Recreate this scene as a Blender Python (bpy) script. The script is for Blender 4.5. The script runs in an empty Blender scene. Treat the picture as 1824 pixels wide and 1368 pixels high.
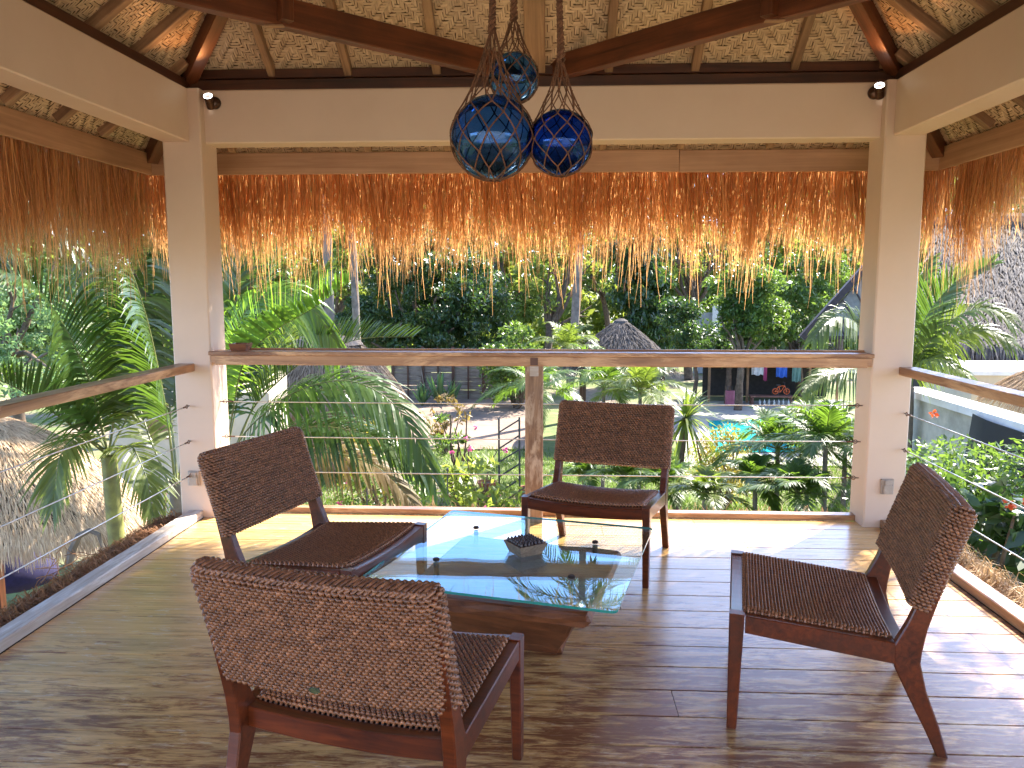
import bpy, bmesh, math, random
import numpy as np
from mathutils import Vector, Matrix

S = bpy.context.scene
COL = S.collection
rad = math.radians
rng = np.random.default_rng(7)
random.seed(7)

# ------------------------------------------------------------------ camera
FPX, YAW, PITCH, EYE = 1420.634, -0.0496, 0.1242, 1.48      # focal length in photo pixels, heading, tilt, eye height
_f = np.array([math.sin(YAW)*math.cos(PITCH), math.cos(YAW)*math.cos(PITCH), -math.sin(PITCH)])
_r = np.array([math.cos(YAW), -math.sin(YAW), 0.0])
_u = np.cross(_r, _f)
cam = bpy.data.cameras.new('camera')
cam.sensor_fit = 'HORIZONTAL'; cam.sensor_width = 36.0; cam.lens = 36.0*FPX/1824.0
cam.clip_start = 0.05; cam.clip_end = 2000
camo = bpy.data.objects.new('camera', cam); COL.objects.link(camo)
camo.matrix_world = Matrix(((_r[0], _u[0], -_f[0], 0), (_r[1], _u[1], -_f[1], 0), (_r[2], _u[2], -_f[2], EYE), (0, 0, 0, 1)))
S.camera = camo

# ------------------------------------------------------------------ daylight
SUN_AZ, SUN_EL = rad(42), rad(44)
W = bpy.data.worlds.new('World'); S.world = W; W.use_nodes = True
wn = W.node_tree.nodes; bg = wn['Background']
sky = wn.new('ShaderNodeTexSky'); sky.sky_type = 'NISHITA'; sky.sun_disc = False
sky.sun_elevation = SUN_EL; sky.sun_rotation = SUN_AZ; sky.air_density = 0.5; sky.dust_density = 0.5; sky.ozone_density = 3.0
W.node_tree.links.new(sky.outputs[0], bg.inputs[0]); bg.inputs[1].default_value = 0.15
sl = bpy.data.lights.new('sun', 'SUN'); sl.energy = 3.05; sl.angle = rad(0.55); sl.color = (1.0, 0.93, 0.82)
so = bpy.data.objects.new('sun', sl); COL.objects.link(so)
sd = Vector((math.sin(SUN_AZ)*math.cos(SUN_EL), math.cos(SUN_AZ)*math.cos(SUN_EL), math.sin(SUN_EL)))
so.rotation_euler = sd.to_track_quat('Z', 'Y').to_euler(); so.location = sd*30

S.view_settings.view_transform = 'Standard'; S.view_settings.look = 'None'
S.view_settings.gamma = 1.0; S.view_settings.exposure = 3.0; S.view_settings.use_curve_mapping = False
S.render.engine = 'CYCLES'
cy = S.cycles
cy.use_denoising = True
cy.max_bounces = 10; cy.diffuse_bounces = 5; cy.glossy_bounces = 5; cy.transmission_bounces = 9; cy.transparent_max_bounces = 16
cy.sample_clamp_indirect = 8.0; cy.caustics_reflective = True; cy.caustics_refractive = False

# ------------------------------------------------------------------ helpers
def at(px, py, Y):
    """world point that lies at depth Y along the line of sight through a spot of the photograph"""
    d = _r*((px-912)/FPX) + _u*((684-py)/FPX) + _f
    return np.array([0, 0, EYE]) + d*(Y/d[1])

def atz(px, py, z):
    d = _r*((px-912)/FPX) + _u*((684-py)/FPX) + _f
    return np.array([0, 0, EYE]) + d*((z-EYE)/d[2])

class MB:
    """collects vertices and faces, builds ONE mesh"""
    def __init__(s): s.v = []; s.f = []; s.t = []; s.n = 0
    def add(s, v, f, t=0.5):
        v = np.asarray(v, float).reshape(-1, 3)
        s.v.append(v)
        for a in (f if isinstance(f, list) and len(f) and isinstance(f[0], np.ndarray) and f[0].ndim == 2 else [f]):
            if isinstance(a, np.ndarray): s.f.append(a + s.n)
            else: s.f.extend(np.asarray([q])+s.n for q in a)
        s.t.append(np.broadcast_to(np.asarray(t, float), (len(v),)) if np.ndim(t) == 0 else np.asarray(t, float))
        s.n += len(v)
        return s
    def mesh(s, name, mat, smooth=False):
        me = bpy.data.meshes.new(name)
        v = np.concatenate(s.v); me.vertices.add(len(v)); me.vertices.foreach_set('co', v.astype(np.float32).ravel())
        tot = np.concatenate([np.full(len(a), a.shape[1]) for a in s.f]); idx = np.concatenate([a.ravel() for a in s.f])
        me.loops.add(len(idx)); me.loops.foreach_set('vertex_index', idx.astype(np.int32))
        me.polygons.add(len(tot)); st = np.concatenate([[0], np.cumsum(tot)[:-1]])
        me.polygons.foreach_set('loop_start', st.astype(np.int32)); me.polygons.foreach_set('loop_total', tot.astype(np.int32))
        me.polygons.foreach_set('use_smooth', np.full(len(tot), bool(smooth)))
        at_ = me.attributes.new('tint', 'FLOAT', 'POINT'); at_.data.foreach_set('value', np.concatenate(s.t).astype(np.float32))
        me.update(calc_edges=True); me.validate()
        for m in (mat if isinstance(mat, (list, tuple)) else [mat]): me.materials.append(m)
        return me
    def build(s, name, mat, parent=None, smooth=False, kind=None, M=None):
        return link(name, s.mesh(name, mat, smooth), parent, kind, M)

def link(name, me, parent=None, kind=None, M=None):
    o = bpy.data.objects.new(name, me); COL.objects.link(o)
    if M is not None: o.matrix_basis = M
    if parent is not None:
        o.parent = parent
        if parent.get('_w'): o.matrix_parent_inverse = Matrix.Translation(-parent.location)
        elif parent.parent is not None and parent.get('category') is None: o.matrix_parent_inverse = parent.matrix_basis.inverted()
    if kind: o['kind'] = kind
    return o

def thing(name, label, cat, loc=(0, 0, 0), group=None, local=False):
    """an Empty at a thing's base; children are given in world coordinates unless local"""
    o = bpy.data.objects.new(name, None); COL.objects.link(o); o.empty_display_size = 0.1
    o.location = Vector(loc)
    if not local: o['_w'] = 1
    o['label'] = label; o['category'] = cat
    if group: o['group'] = group
    return o

def tag(o, label, cat, group=None):
    o['label'] = label; o['category'] = cat
    if group: o['group'] = group
    return o

def copy_tree(o, parent=None):
    c = o.copy(); COL.objects.link(c)
    if parent is not None: c.parent = parent; c.matrix_parent_inverse = o.matrix_parent_inverse.copy()
    for ch in list(o.children): copy_tree(ch, c)
    return c

QBOX = np.array([[0,3,2,1],[4,5,6,7],[0,1,5,4],[1,2,6,5],[2,3,7,6],[3,0,4,7]])
def box(mb, x0, x1, y0, y1, z0, z1, t=0.5):
    v = [(x0,y0,z0),(x1,y0,z0),(x1,y1,z0),(x0,y1,z0),(x0,y0,z1),(x1,y0,z1),(x1,y1,z1),(x0,y1,z1)]
    return mb.add(v, QBOX, t)

def loft(mb, rings, t=0.5, cap=True, closed=False):
    """rings: (N, K, 3) closed rings joined in order"""
    R = np.asarray(rings, float); N, K = R.shape[:2]
    i = np.arange(N if closed else N-1)[:, None]; j = np.arange(K)[None, :]
    a = i*K+j; b = i*K+(j+1) % K; i2 = (i+1) % N
    q = np.stack([a, b, i2*K+(j+1) % K, i2*K+j], -1).reshape(-1, 4)
    base = mb.n
    mb.add(R.reshape(-1, 3), q, t)
    if cap and not closed:
        mb.f.append(np.array([list(range(K))[::-1]])+base); mb.f.append(np.array([[(N-1)*K+k for k in range(K)]])+base)
    return mb

def chamfer_ring(w, h, c):
    """cross-section (y, z) of a beam with taken-off corners"""
    a, b = w/2, h/2
    return np.array([(-a+c,-b),(a-c,-b),(a,-b+c),(a,b-c),(a-c,b),(-a+c,b),(-a,b-c),(-a,-b+c)])

def beam_mesh(name, L, w, h, mat, c=0.004, n=2, wob=0.0):
    """a squared timber lying along its own x axis"""
    mb = MB(); R = []
    for k in range(n):
        r = chamfer_ring(w, h, c); x = L*k/(n-1)
        if wob: r = r*(1+rng.normal(0, wob, r.shape))
        R.append(np.column_stack([np.full(8, x), r]))
    loft(mb, R)
    return mb.mesh(name, mat)

def frame_matrix(p0, p1, up=(0, 0, 1)):
    x = (Vector(p1)-Vector(p0)); L = x.length; x.normalize()
    up = Vector(up); y = up.cross(x)
    if y.length < 1e-4: y = Vector((0, 1, 0)).cross(x)
    y.normalize(); z = x.cross(y)
    M = Matrix((x, y, z)).transposed().to_4x4(); M.translation = Vector(p0)
    return M, L

def beam(name, p0, p1, w, h, mat, parent=None, up=(0, 0, 1), c=0.004, n=2, wob=0.0, kind=None):
    M, L = frame_matrix(p0, p1, up)
    return link(name, beam_mesh(name, L, w, h, mat, c, n, wob), parent, kind, M)

def tubes(mb, P, r, k=5, closed=False, ref=(0, 0, 1), t=0.5, cap=False):
    """many tubes at once. P (M, N, 3); r scalar, (N,) or (M, N)"""
    P = np.asarray(P, float)
    if P.ndim == 2: P = P[None]
    M_, N = P.shape[:2]
    T = (np.roll(P, -1, 1)-np.roll(P, 1, 1)) if closed else np.gradient(P, axis=1)
    T = T/(np.linalg.norm(T, axis=2, keepdims=True)+1e-12)
    ref = np.broadcast_to(np.asarray(ref, float), P.shape)
    A = np.cross(T, ref); nA = np.linalg.norm(A, axis=2, keepdims=True)
    A = np.where(nA < 1e-3, np.cross(T, np.array([0.3, 0.9, 0.1])), A); A = A/(np.linalg.norm(A, axis=2, keepdims=True)+1e-12)
    B = np.cross(T, A)
    th = np.arange(k)/k*2*math.pi
    rr = np.broadcast_to(np.asarray(r, float), (M_, N))[..., None, None]
    V = P[:, :, None, :] + rr*(np.cos(th)[None, None, :, None]*A[:, :, None, :] + np.sin(th)[None, None, :, None]*B[:, :, None, :])
    m = np.arange(M_)[:, None, None]*N*k; i = np.arange(N if closed else N-1)[None, :, None]; j = np.arange(k)[None, None, :]
    i2 = (i+1) % N
    q = np.stack([m+i*k+j, m+i*k+(j+1) % k, m+i2*k+(j+1) % k, m+i2*k+j], -1).reshape(-1, 4)
    if np.ndim(t) == 1 and len(t) == M_: t = np.repeat(t, N*k)
    elif np.ndim(t) == 2: t = np.repeat(np.asarray(t).ravel(), k)
    base = mb.n
    mb.add(V.reshape(-1, 3), q, t)
    if cap and not closed:
        for mm in range(M_):
            mb.f.append(np.array([[base+mm*N*k+a for a in range(k)][::-1]])); mb.f.append(np.array([[base+mm*N*k+(N-1)*k+a for a in range(k)]]))
    return mb

def ribbons(mb, P, w, side, t):
    """many flat strands. P (M, N, 3), w (M, N) or (N,), side (M, 3) or (M, N, 3) unit"""
    P = np.asarray(P, float); M_, N = P.shape[:2]
    side = np.asarray(side, float)
    if side.ndim == 2: side = side[:, None, :]
    ww = np.broadcast_to(np.asarray(w, float), (M_, N))[..., None]
    V = np.stack([P-side*ww/2, P+side*ww/2], 2)
    m = np.arange(M_)[:, None]*N*2; i = np.arange(N-1)[None, :]*2
    q = np.stack([m+i, m+i+1, m+i+3, m+i+2], -1).reshape(-1, 4)
    if np.ndim(t) == 1: t = np.repeat(t, N*2)
    mb.add(V.reshape(-1, 3), q, t)
    return mb

def lathe(mb, prof, k=20, c=(0, 0, 0), t=0.5, cap=True):
    th = np.arange(k)/k*2*math.pi
    R = [np.column_stack([c[0]+r*np.cos(th), c[1]+r*np.sin(th), np.full(k, c[2]+z)]) for r, z in prof]
    return loft(mb, R, t, cap)

def unit(v): v = np.asarray(v, float); return v/(np.linalg.norm(v, axis=-1, keepdims=True)+1e-12)

# ------------------------------------------------------------------ materials
def newmat(name):
    m = bpy.data.materials.new(name); m.use_nodes = True
    nt = m.node_tree; return m, nt, nt.nodes['Principled BSDF'], nt.nodes['Material Output']
class N:
    """tiny node-graph helper"""
    def __init__(s, nt): s.nt = nt
    def n(s, ty, **kw):
        x = s.nt.nodes.new(ty)
        for k, v in kw.items(): setattr(x, k, v)
        return x
    def l(s, a, b): s.nt.links.new(a, b)
    def coord(s, scale=(1, 1, 1), rand=0.0, kind='Object'):
        tc = s.n('ShaderNodeTexCoord'); mp = s.n('ShaderNodeMapping'); mp.inputs['Scale'].default_value = scale
        s.l(tc.outputs[kind], mp.inputs['Vector'])
        if rand:
            oi = s.n('ShaderNodeObjectInfo'); mu = s.n('ShaderNodeMath', operation='MULTIPLY'); mu.inputs[1].default_value = rand
            s.l(oi.outputs['Random'], mu.inputs[0]); cx = s.n('ShaderNodeCombineXYZ')
            for q in range(3): s.l(mu.outputs[0], cx.inputs[q])
            s.l(cx.outputs[0], mp.inputs['Location'])
        return mp.outputs[0]
    def noise(s, vec, scale=5, detail=4, rough=0.6, dist=0.0):
        x = s.n('ShaderNodeTexNoise'); x.inputs['Scale'].default_value = scale; x.inputs['Detail'].default_value = detail
        x.inputs['Roughness'].default_value = rough; x.inputs['Distortion'].default_value = dist
        if vec is not None: s.l(vec, x.inputs['Vector'])
        return x.outputs['Fac']
    def ramp(s, fac, stops):
        x = s.n('ShaderNodeValToRGB'); e = x.color_ramp.elements
        while len(e) < len(stops): e.new(0.5)
        for k, (p, c) in enumerate(stops):
            e[k].position = p; e[k].color = (c[0], c[1], c[2], 1) if np.ndim(c) else (c, c, c, 1)
        s.l(fac, x.inputs['Fac']); return x.outputs['Color']
    def mix(s, fac, a, b, mode='MIX'):
        x = s.n('ShaderNodeMix', data_type='RGBA', blend_type=mode)
        for k, v in ((0, fac), (6, a), (7, b)):
            if isinstance(v, bpy.types.NodeSocket): s.l(v, x.inputs[k])
            elif np.ndim(v): x.inputs[k].default_value = (v[0], v[1], v[2], 1)
            else: x.inputs[k].default_value = v if k == 0 else (v, v, v, 1)
        return x.outputs[2]
    def math(s, op, a, b=0.0, c=None):
        x = s.n('ShaderNodeMath', operation=op)
        for k, v in enumerate((a, b) if c is None else (a, b, c)):
            if isinstance(v, bpy.types.NodeSocket): s.l(v, x.inputs[k])
            else: x.inputs[k].default_value = v
        return x.outputs[0]
    def attr(s, name='tint'): x = s.n('ShaderNodeAttribute', attribute_name=name); return x.outputs['Fac']
    def bump(s, h, strength=0.3, dist=0.01):
        x = s.n('ShaderNodeBump'); x.inputs['Strength'].default_value = strength; x.inputs['Distance'].default_value = dist
        s.l(h, x.inputs['Height']); return x.outputs[0]

def wood(name, dark, light, rough=0.5, sx=1.5, sy=30, bump=0.25, coat=0.0, rand=7.0, wear=None, grime=0.0, spec=0.5):
    m, nt, p, _ = newmat(name); g = N(nt)
    co = g.coord((sx, sy, sy), rand)
    a = g.noise(co, 1.0, 6, 0.65, 0.8); b = g.noise(g.coord((1.2, 2.5, 2.5), rand), 2.0, 3)
    f = g.math('ADD', g.math('MULTIPLY', a, 0.75), g.math('MULTIPLY', b, 0.35))
    c = g.ramp(f, [(0.36, dark), (0.70, light)])
    if wear is not None:
        w = g.noise(g.coord((sx*1.3, sy*0.45, sy*0.45), rand), 1.3, 5, 0.7, 0.4)
        c = g.mix(g.ramp(w, [(0.50, 0), (0.62, 1)]), c, wear)
    if grime:
        w = g.noise(g.coord((3, 3, 3), rand), 1.5, 5, 0.7); c = g.mix(g.math('MULTIPLY', g.ramp(w, [(0.45, 0), (0.7, 1)]), grime), c, (0.02, 0.012, 0.008))
    g.l(c, p.inputs['Base Color']); p.inputs['Roughness'].default_value = rough; p.inputs['Specular IOR Level'].default_value = spec
    g.l(g.bump(a, bump, 0.004), p.inputs['Normal'])
    p.inputs['Coat Weight'].default_value = coat; p.inputs['Coat Roughness'].default_value = 0.15
    return m

def plain(name, c1, c2=None, rough=0.6, scale=8, bump=0.1, metal=0.0, spec=0.5, tint=0.0, dist=0.01, detail=5, rand=0.0, coat=0.0):
    m, nt, p, _ = newmat(name); g = N(nt)
    a = g.noise(g.coord((1, 1, 1), rand), scale, detail, 0.65)
    c2 = c2 or tuple(x*0.75 for x in c1)
    c = g.ramp(a, [(0.35, c2), (0.65, c1)])
    if tint:
        k = g.math('MULTIPLY_ADD', g.attr(), tint, 1-tint/2)
        cx = g.n('ShaderNodeCombineXYZ')
        for q in range(3): g.l(k, cx.inputs[q])
        c = g.mix(1.0, c, cx.outputs[0], 'MULTIPLY')
    g.l(c, p.inputs['Base Color']); p.inputs['Roughness'].default_value = rough; p.inputs['Metallic'].default_value = metal
    p.inputs['Specular IOR Level'].default_value = spec; p.inputs['Coat Weight'].default_value = coat
    if bump: g.l(g.bump(a, bump, dist), p.inputs['Normal'])
    return m

def leafy(name, ca, cb, trans, tw=0.4, rough=0.45, spec=0.5):
    """leaf or straw that lets light through: colour runs from ca to cb with the tint of each piece"""
    m, nt, p, out = newmat(name); g = N(nt)
    t = g.attr()
    c = g.ramp(t, [(0.0, ca), (1.0, cb)])
    g.l(c, p.inputs['Base Color']); p.inputs['Roughness'].default_value = rough; p.inputs['Specular IOR Level'].default_value = spec
    tr = g.n('ShaderNodeBsdfTranslucent')
    g.l(g.mix(1.0, g.ramp(t, [(0, 0.75), (1, 1.15)]), trans, 'MULTIPLY'), tr.inputs['Color'])
    mx = g.n('ShaderNodeMixShader'); mx.inputs[0].default_value = tw
    g.l(p.outputs[0], mx.inputs[1]); g.l(tr.outputs[0], mx.inputs[2]); g.l(mx.outputs[0], out.inputs['Surface'])
    return m

M = {}
M['paint'] = plain('cream_paint', (0.64, 0.475, 0.355), (0.61, 0.445, 0.325), 0.55, 2.5, 0.04, dist=0.004)
M['roofdark'] = wood('dark_roof_timber', (0.022, 0.007, 0.003), (0.105, 0.032, 0.012), 0.42, 1.2, 22, 0.2, grime=0.5)
M['tie'] = wood('red_brown_timber', (0.045, 0.012, 0.004), (0.185, 0.052, 0.017), 0.4, 1.0, 20, 0.2, grime=0.35)
M['rafter'] = wood('pale_rafter_timber', (0.16, 0.075, 0.035), (0.42, 0.235, 0.115), 0.55, 1.5, 28, 0.25, grime=0.25)
M['fascia'] = wood('planed_fascia_timber', (0.30, 0.145, 0.07), (0.50, 0.28, 0.15), 0.5, 0.8, 26, 0.12)
M['rail'] = wood('worn_rail_timber', (0.13, 0.043, 0.016), (0.46, 0.235, 0.105), 0.4, 1.4, 20, 0.3, coat=0.15, wear=(0.55, 0.315, 0.155))
M['post'] = wood('peeling_post_timber', (0.10, 0.045, 0.022), (0.40, 0.24, 0.13), 0.55, 2.5, 22, 0.5, wear=(0.5, 0.37, 0.25))
M['kerb'] = wood('whitewashed_kerb_timber', (0.28, 0.20, 0.14), (0.52, 0.45, 0.38), 0.5, 1.6, 24, 0.3, wear=(0.58, 0.53, 0.47))
M['chairwood'] = wood('chair_teak', (0.04, 0.0075, 0.002), (0.155, 0.031, 0.007), 0.32, 4, 45, 0.12, coat=0.2, rand=3, grime=0.6, spec=0.35)
M['tablewood'] = wood('table_base_timber', (0.065, 0.018, 0.007), (0.25, 0.085, 0.03), 0.5, 3, 22, 0.45, grime=0.45)
M['rattan'] = plain('rattan_cord', (0.27, 0.115, 0.050), (0.125, 0.048, 0.021), 0.34, 60, 0.15, tint=1.1, dist=0.002)
M['core'] = plain('dark_cane_core', (0.03, 0.014, 0.008), None, 0.8)
M['steel'] = plain('steel_cable', (0.62, 0.61, 0.58), None, 0.3, 40, 0.0, metal=0.9)
M['rust'] = plain('rusty_eye_bolt', (0.20, 0.10, 0.06), (0.08, 0.05, 0.04), 0.6, 60, 0.2, metal=0.5)
M['outlet'] = plain('grey_plastic', (0.42, 0.34, 0.27), None, 0.5, 20, 0.02)
M['bronze'] = plain('bronze_lamp_metal', (0.10, 0.05, 0.03), (0.05, 0.025, 0.016), 0.3, 30, 0.05, metal=0.7)
M['rope'] = plain('brown_hemp_rope', (0.19, 0.085, 0.04), (0.08, 0.03, 0.015), 0.85, 120, 0.4, tint=0.5, dist=0.002)
M['mat'] = leafy('bamboo_strip', (0.46, 0.295, 0.165), (0.71, 0.495, 0.295), (0.3, 0.2, 0.1), 0.04, 0.42)
M['matback'] = plain('mat_backing', (0.13, 0.07, 0.033), None, 0.9)
M['fringe'] = leafy('thatch_straw', (0.17, 0.07, 0.026), (0.74, 0.40, 0.165), (0.90, 0.48, 0.17), 0.46, 0.6, 0.25)
M['coir'] = leafy('coir_thatch', (0.15, 0.062, 0.03), (0.36, 0.19, 0.09), (0.4, 0.2, 0.07), 0.25, 0.7, 0.2)
M['hutstraw'] = leafy('golden_hut_thatch', (0.30, 0.185, 0.10), (0.56, 0.39, 0.22), (0.5, 0.33, 0.15), 0.2, 0.6, 0.3)
M['greystraw'] = leafy('weathered_grey_thatch', (0.055, 0.048, 0.044), (0.15, 0.13, 0.118), (0.15, 0.13, 0.11), 0.06, 0.85, 0.08)
M['roundhut'] = leafy('golden_round_hut_thatch', (0.36, 0.23, 0.125), (0.74, 0.55, 0.35), (0.5, 0.33, 0.15), 0.12, 0.6, 0.3)
M['tanstraw'] = leafy('tan_hut_thatch', (0.13, 0.09, 0.06), (0.32, 0.235, 0.16), (0.3, 0.2, 0.1), 0.1, 0.7, 0.2)
M['thatchback'] = plain('thatch_underside', (0.09, 0.06, 0.035), None, 0.95)
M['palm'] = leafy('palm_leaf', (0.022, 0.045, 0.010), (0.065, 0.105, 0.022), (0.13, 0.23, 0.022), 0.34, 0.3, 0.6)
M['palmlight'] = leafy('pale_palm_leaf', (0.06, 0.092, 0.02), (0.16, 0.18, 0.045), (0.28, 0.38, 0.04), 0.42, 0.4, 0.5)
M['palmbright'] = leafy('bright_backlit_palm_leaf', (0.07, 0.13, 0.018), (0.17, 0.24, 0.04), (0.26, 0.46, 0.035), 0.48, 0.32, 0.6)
M['areca'] = leafy('areca_leaf', (0.032, 0.068, 0.014), (0.10, 0.155, 0.03), (0.20, 0.34, 0.03), 0.4, 0.42, 0.45)
M['palmdry'] = leafy('dry_palm_leaf', (0.14, 0.085, 0.035), (0.27, 0.20, 0.085), (0.34, 0.25, 0.06), 0.35, 0.45, 0.5)
M['rachis'] = plain('palm_stalk', (0.17, 0.175, 0.05), (0.10, 0.115, 0.035), 0.4, 12, 0.05, coat=0.2)
M['shaft'] = plain('green_palm_stem', (0.25, 0.25, 0.07), (0.13, 0.12, 0.05), 0.4, 7, 0.1)
M['bark'] = plain('tree_bark', (0.17, 0.115, 0.075), (0.07, 0.045, 0.03), 0.9, 6, 0.6, dist=0.03)
M['palmbark'] = plain('grey_coconut_bark', (0.20, 0.165, 0.13), (0.10, 0.08, 0.062), 0.85, 5, 0.4, dist=0.03)
M['leafdark'] = leafy('dark_mango_leaf', (0.022, 0.048, 0.016), (0.065, 0.105, 0.028), (0.10, 0.19, 0.025), 0.3, 0.33, 0.6)
M['leafmid'] = leafy('mid_green_leaf', (0.045, 0.085, 0.018), (0.115, 0.17, 0.036), (0.20, 0.32, 0.04), 0.4, 0.38, 0.5)
M['leaflight'] = leafy('light_green_leaf', (0.08, 0.13, 0.025), (0.19, 0.23, 0.05), (0.36, 0.44, 0.06), 0.45, 0.42, 0.5)
M['leafyellow'] = leafy('yellow_croton_leaf', (0.16, 0.15, 0.02), (0.46, 0.36, 0.04), (0.5, 0.4, 0.04), 0.35, 0.4, 0.5)
M['leafblue'] = leafy('blue_green_leaf', (0.08, 0.15, 0.065), (0.18, 0.27, 0.12), (0.27, 0.44, 0.14), 0.42, 0.4, 0.5)
M['pink'] = leafy('pink_petal', (0.55, 0.06, 0.22), (0.75, 0.16, 0.36), (0.6, 0.1, 0.3), 0.35, 0.5, 0.3)
M['orange'] = leafy('orange_red_petal', (0.6, 0.08, 0.02), (0.8, 0.2, 0.04), (0.7, 0.12, 0.03), 0.35, 0.5, 0.3)

# ================================================================== PAVILION
XL, XR, YB, CW, CD, ZB, ZT = -2.1206, 1.918, 4.856, 0.24, 0.234, 2.335, 2.65
EL, ER, EBK = -2.275, 2.05, 5.01                        # centre lines of the wall plates
EFR = EBK-(ER-EL); XC = (EL+ER)/2; HALF = (ER-EL)/2
SLP = 0.75; ZR0 = 2.70; OV = 0.475                       # roof pitch, rafter underside at the plate, overhang
def zraf(d): return ZR0+SLP*d

# ---- ground floor boards
def floor_material():
    m, nt, p, _ = newmat('worn_painted_boards'); g = N(nt)
    pos = g.n('ShaderNodeNewGeometry'); sep = g.n('ShaderNodeSeparateXYZ'); g.l(pos.outputs['Position'], sep.inputs[0])
    def world(sx, sy):
        mp = g.n('ShaderNodeMapping'); mp.inputs['Scale'].default_value = (sx, sy, 1); g.l(pos.outputs['Position'], mp.inputs['Vector']); return mp.outputs[0]
    grain = g.noise(g.coord((2.2, 60, 60), 23.0), 1.0, 5, 0.7, 0.5)
    a = g.noise(world(2.6, 13.0), 1.9, 8, 0.70, 0.8); b = g.noise(g.coord((2.6, 17, 17), 31.0), 2.2, 6, 0.72, 0.7)
    big = g.noise(world(0.5, 0.8), 1.2, 3, 0.6)
    # more wear on the walked-on near and right part of the floor
    walk = g.math('ADD', g.math('MULTIPLY_ADD', sep.outputs['Y'], -0.085, 0.33), g.math('MULTIPLY', sep.outputs['X'], 0.030))
    walk = g.math('MAXIMUM', g.math('MINIMUM', walk, 0.125), -0.08)
    w = g.math('ADD', g.math('ADD', g.math('MULTIPLY', a, 0.50), g.math('MULTIPLY_ADD', grain, 0.22, g.math('MULTIPLY_ADD', b, 0.34, -0.13))), g.math('ADD', walk, g.math('MULTIPLY', g.math('SUBTRACT', big, 0.5), 0.25)))
    paint = g.ramp(grain, [(0.3, (0.49, 0.275, 0.088)), (0.7, (0.71, 0.435, 0.165))])
    bare = g.ramp(grain, [(0.3, (0.12, 0.042, 0.016)), (0.7, (0.27, 0.108, 0.043))])
    pale = g.noise(world(1.5, 9), 2.2, 5, 0.7)
    paint = g.mix(g.math('MULTIPLY', g.ramp(pale, [(0.56, 0), (0.68, 1)]), 0.45), paint, (0.58, 0.46, 0.31))
    grey = g.noise(world(0.7, 4.2), 1.9, 5, 0.65)
    paint = g.mix(g.math('MULTIPLY', g.ramp(grey, [(0.5, 0), (0.68, 1)]), 0.42), paint, (0.19, 0.13, 0.07))
    scr = g.noise(world(1.6, 26), 1.5, 6, 0.72, 0.3); flk = g.noise(world(5.5, 24), 1.6, 6, 0.75, 0.6)
    paint = g.mix(g.math('MULTIPLY', g.ramp(scr, [(0.55, 0), (0.66, 1)]), 0.65), paint, (0.13, 0.075, 0.04))
    paint = g.mix(g.math('MULTIPLY', g.ramp(flk, [(0.58, 0), (0.64, 1)]), 0.55), paint, (0.64, 0.53, 0.38))
    f = g.ramp(w, [(0.45, 0), (0.54, 1)])
    bare = g.mix(g.math('MULTIPLY', g.ramp(flk, [(0.57, 0), (0.66, 1)]), 0.5), bare, (0.40, 0.24, 0.12))
    c = g.mix(f, paint, bare)
    oi = g.n('ShaderNodeObjectInfo'); k = g.math('MULTIPLY_ADD', oi.outputs['Random'], 0.16, 0.92)
    cx = g.n('ShaderNodeCombineXYZ'); [g.l(k, cx.inputs[q]) for q in range(3)]
    c = g.mix(1.0, c, cx.outputs[0], 'MULTIPLY')
    g.l(c, p.inputs['Base Color'])
    g.l(g.math('MULTIPLY_ADD', a, 0.14, 0.17), p.inputs['Roughness'])
    p.inputs['Specular IOR Level'].default_value = 0.44
    p.inputs['Coat Weight'].default_value = 0.15; p.inputs['Coat Roughness'].default_value = 0.22; p.inputs['Coat IOR'].default_value = 1.5
    h = g.math('ADD', g.math('MULTIPLY', grain, 0.5), g.math('MULTIPLY', f, -0.35))
    bm = g.bump(h, 0.22, 0.003); g.l(bm, p.inputs['Normal'])
    g.l(g.bump(h, 0.08, 0.003), p.inputs['Coat Normal'])
    return m
M['floor'] = floor_material()
fl = MB(); box(fl, -2.34, 2.14, -1.5, 5.05, -0.16, -0.022)
floor = fl.build('floor', M['core']); floor['kind'] = 'structure'
PW = 0.182; y = 4.979; row = 0
while y > -1.4:
    x = -2.213
    while x < 2.015:
        L = random.uniform(2.4, 4.6); x1 = x+L
        if 2.015-x1 < 0.7: x1 = 2.015
        o = beam('plank', (x+0.0012, y-PW/2, -0.011+random.uniform(-0.0007, 0.0007)), (x1-0.0012, y-PW/2, -0.011+random.uniform(-0.0007, 0.0007)), PW-0.0035, 0.022, M['floor'], None, c=0.0025)
        o.parent = floor
        x = x1
    y -= PW; row += 1
# kerb boards round the edge of the floor
def kerb(p0, p1, w, h, m): o = beam('kerb_board', p0, p1, w, h, m, None, c=0.005, n=24, wob=0.012); o.parent = floor
kerb((XL+0.002, 5.02, 0.0175), (XR-0.002, 5.02, 0.0175), 0.075, 0.037, M['rail'])
kerb((-2.262, -1.4, 0.024), (-2.262, 4.853, 0.024), 0.092, 0.05, M['kerb'])
kerb((2.062, -1.4, 0.024), (2.062, 4.853, 0.024), 0.088, 0.05, M['rail'])

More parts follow.
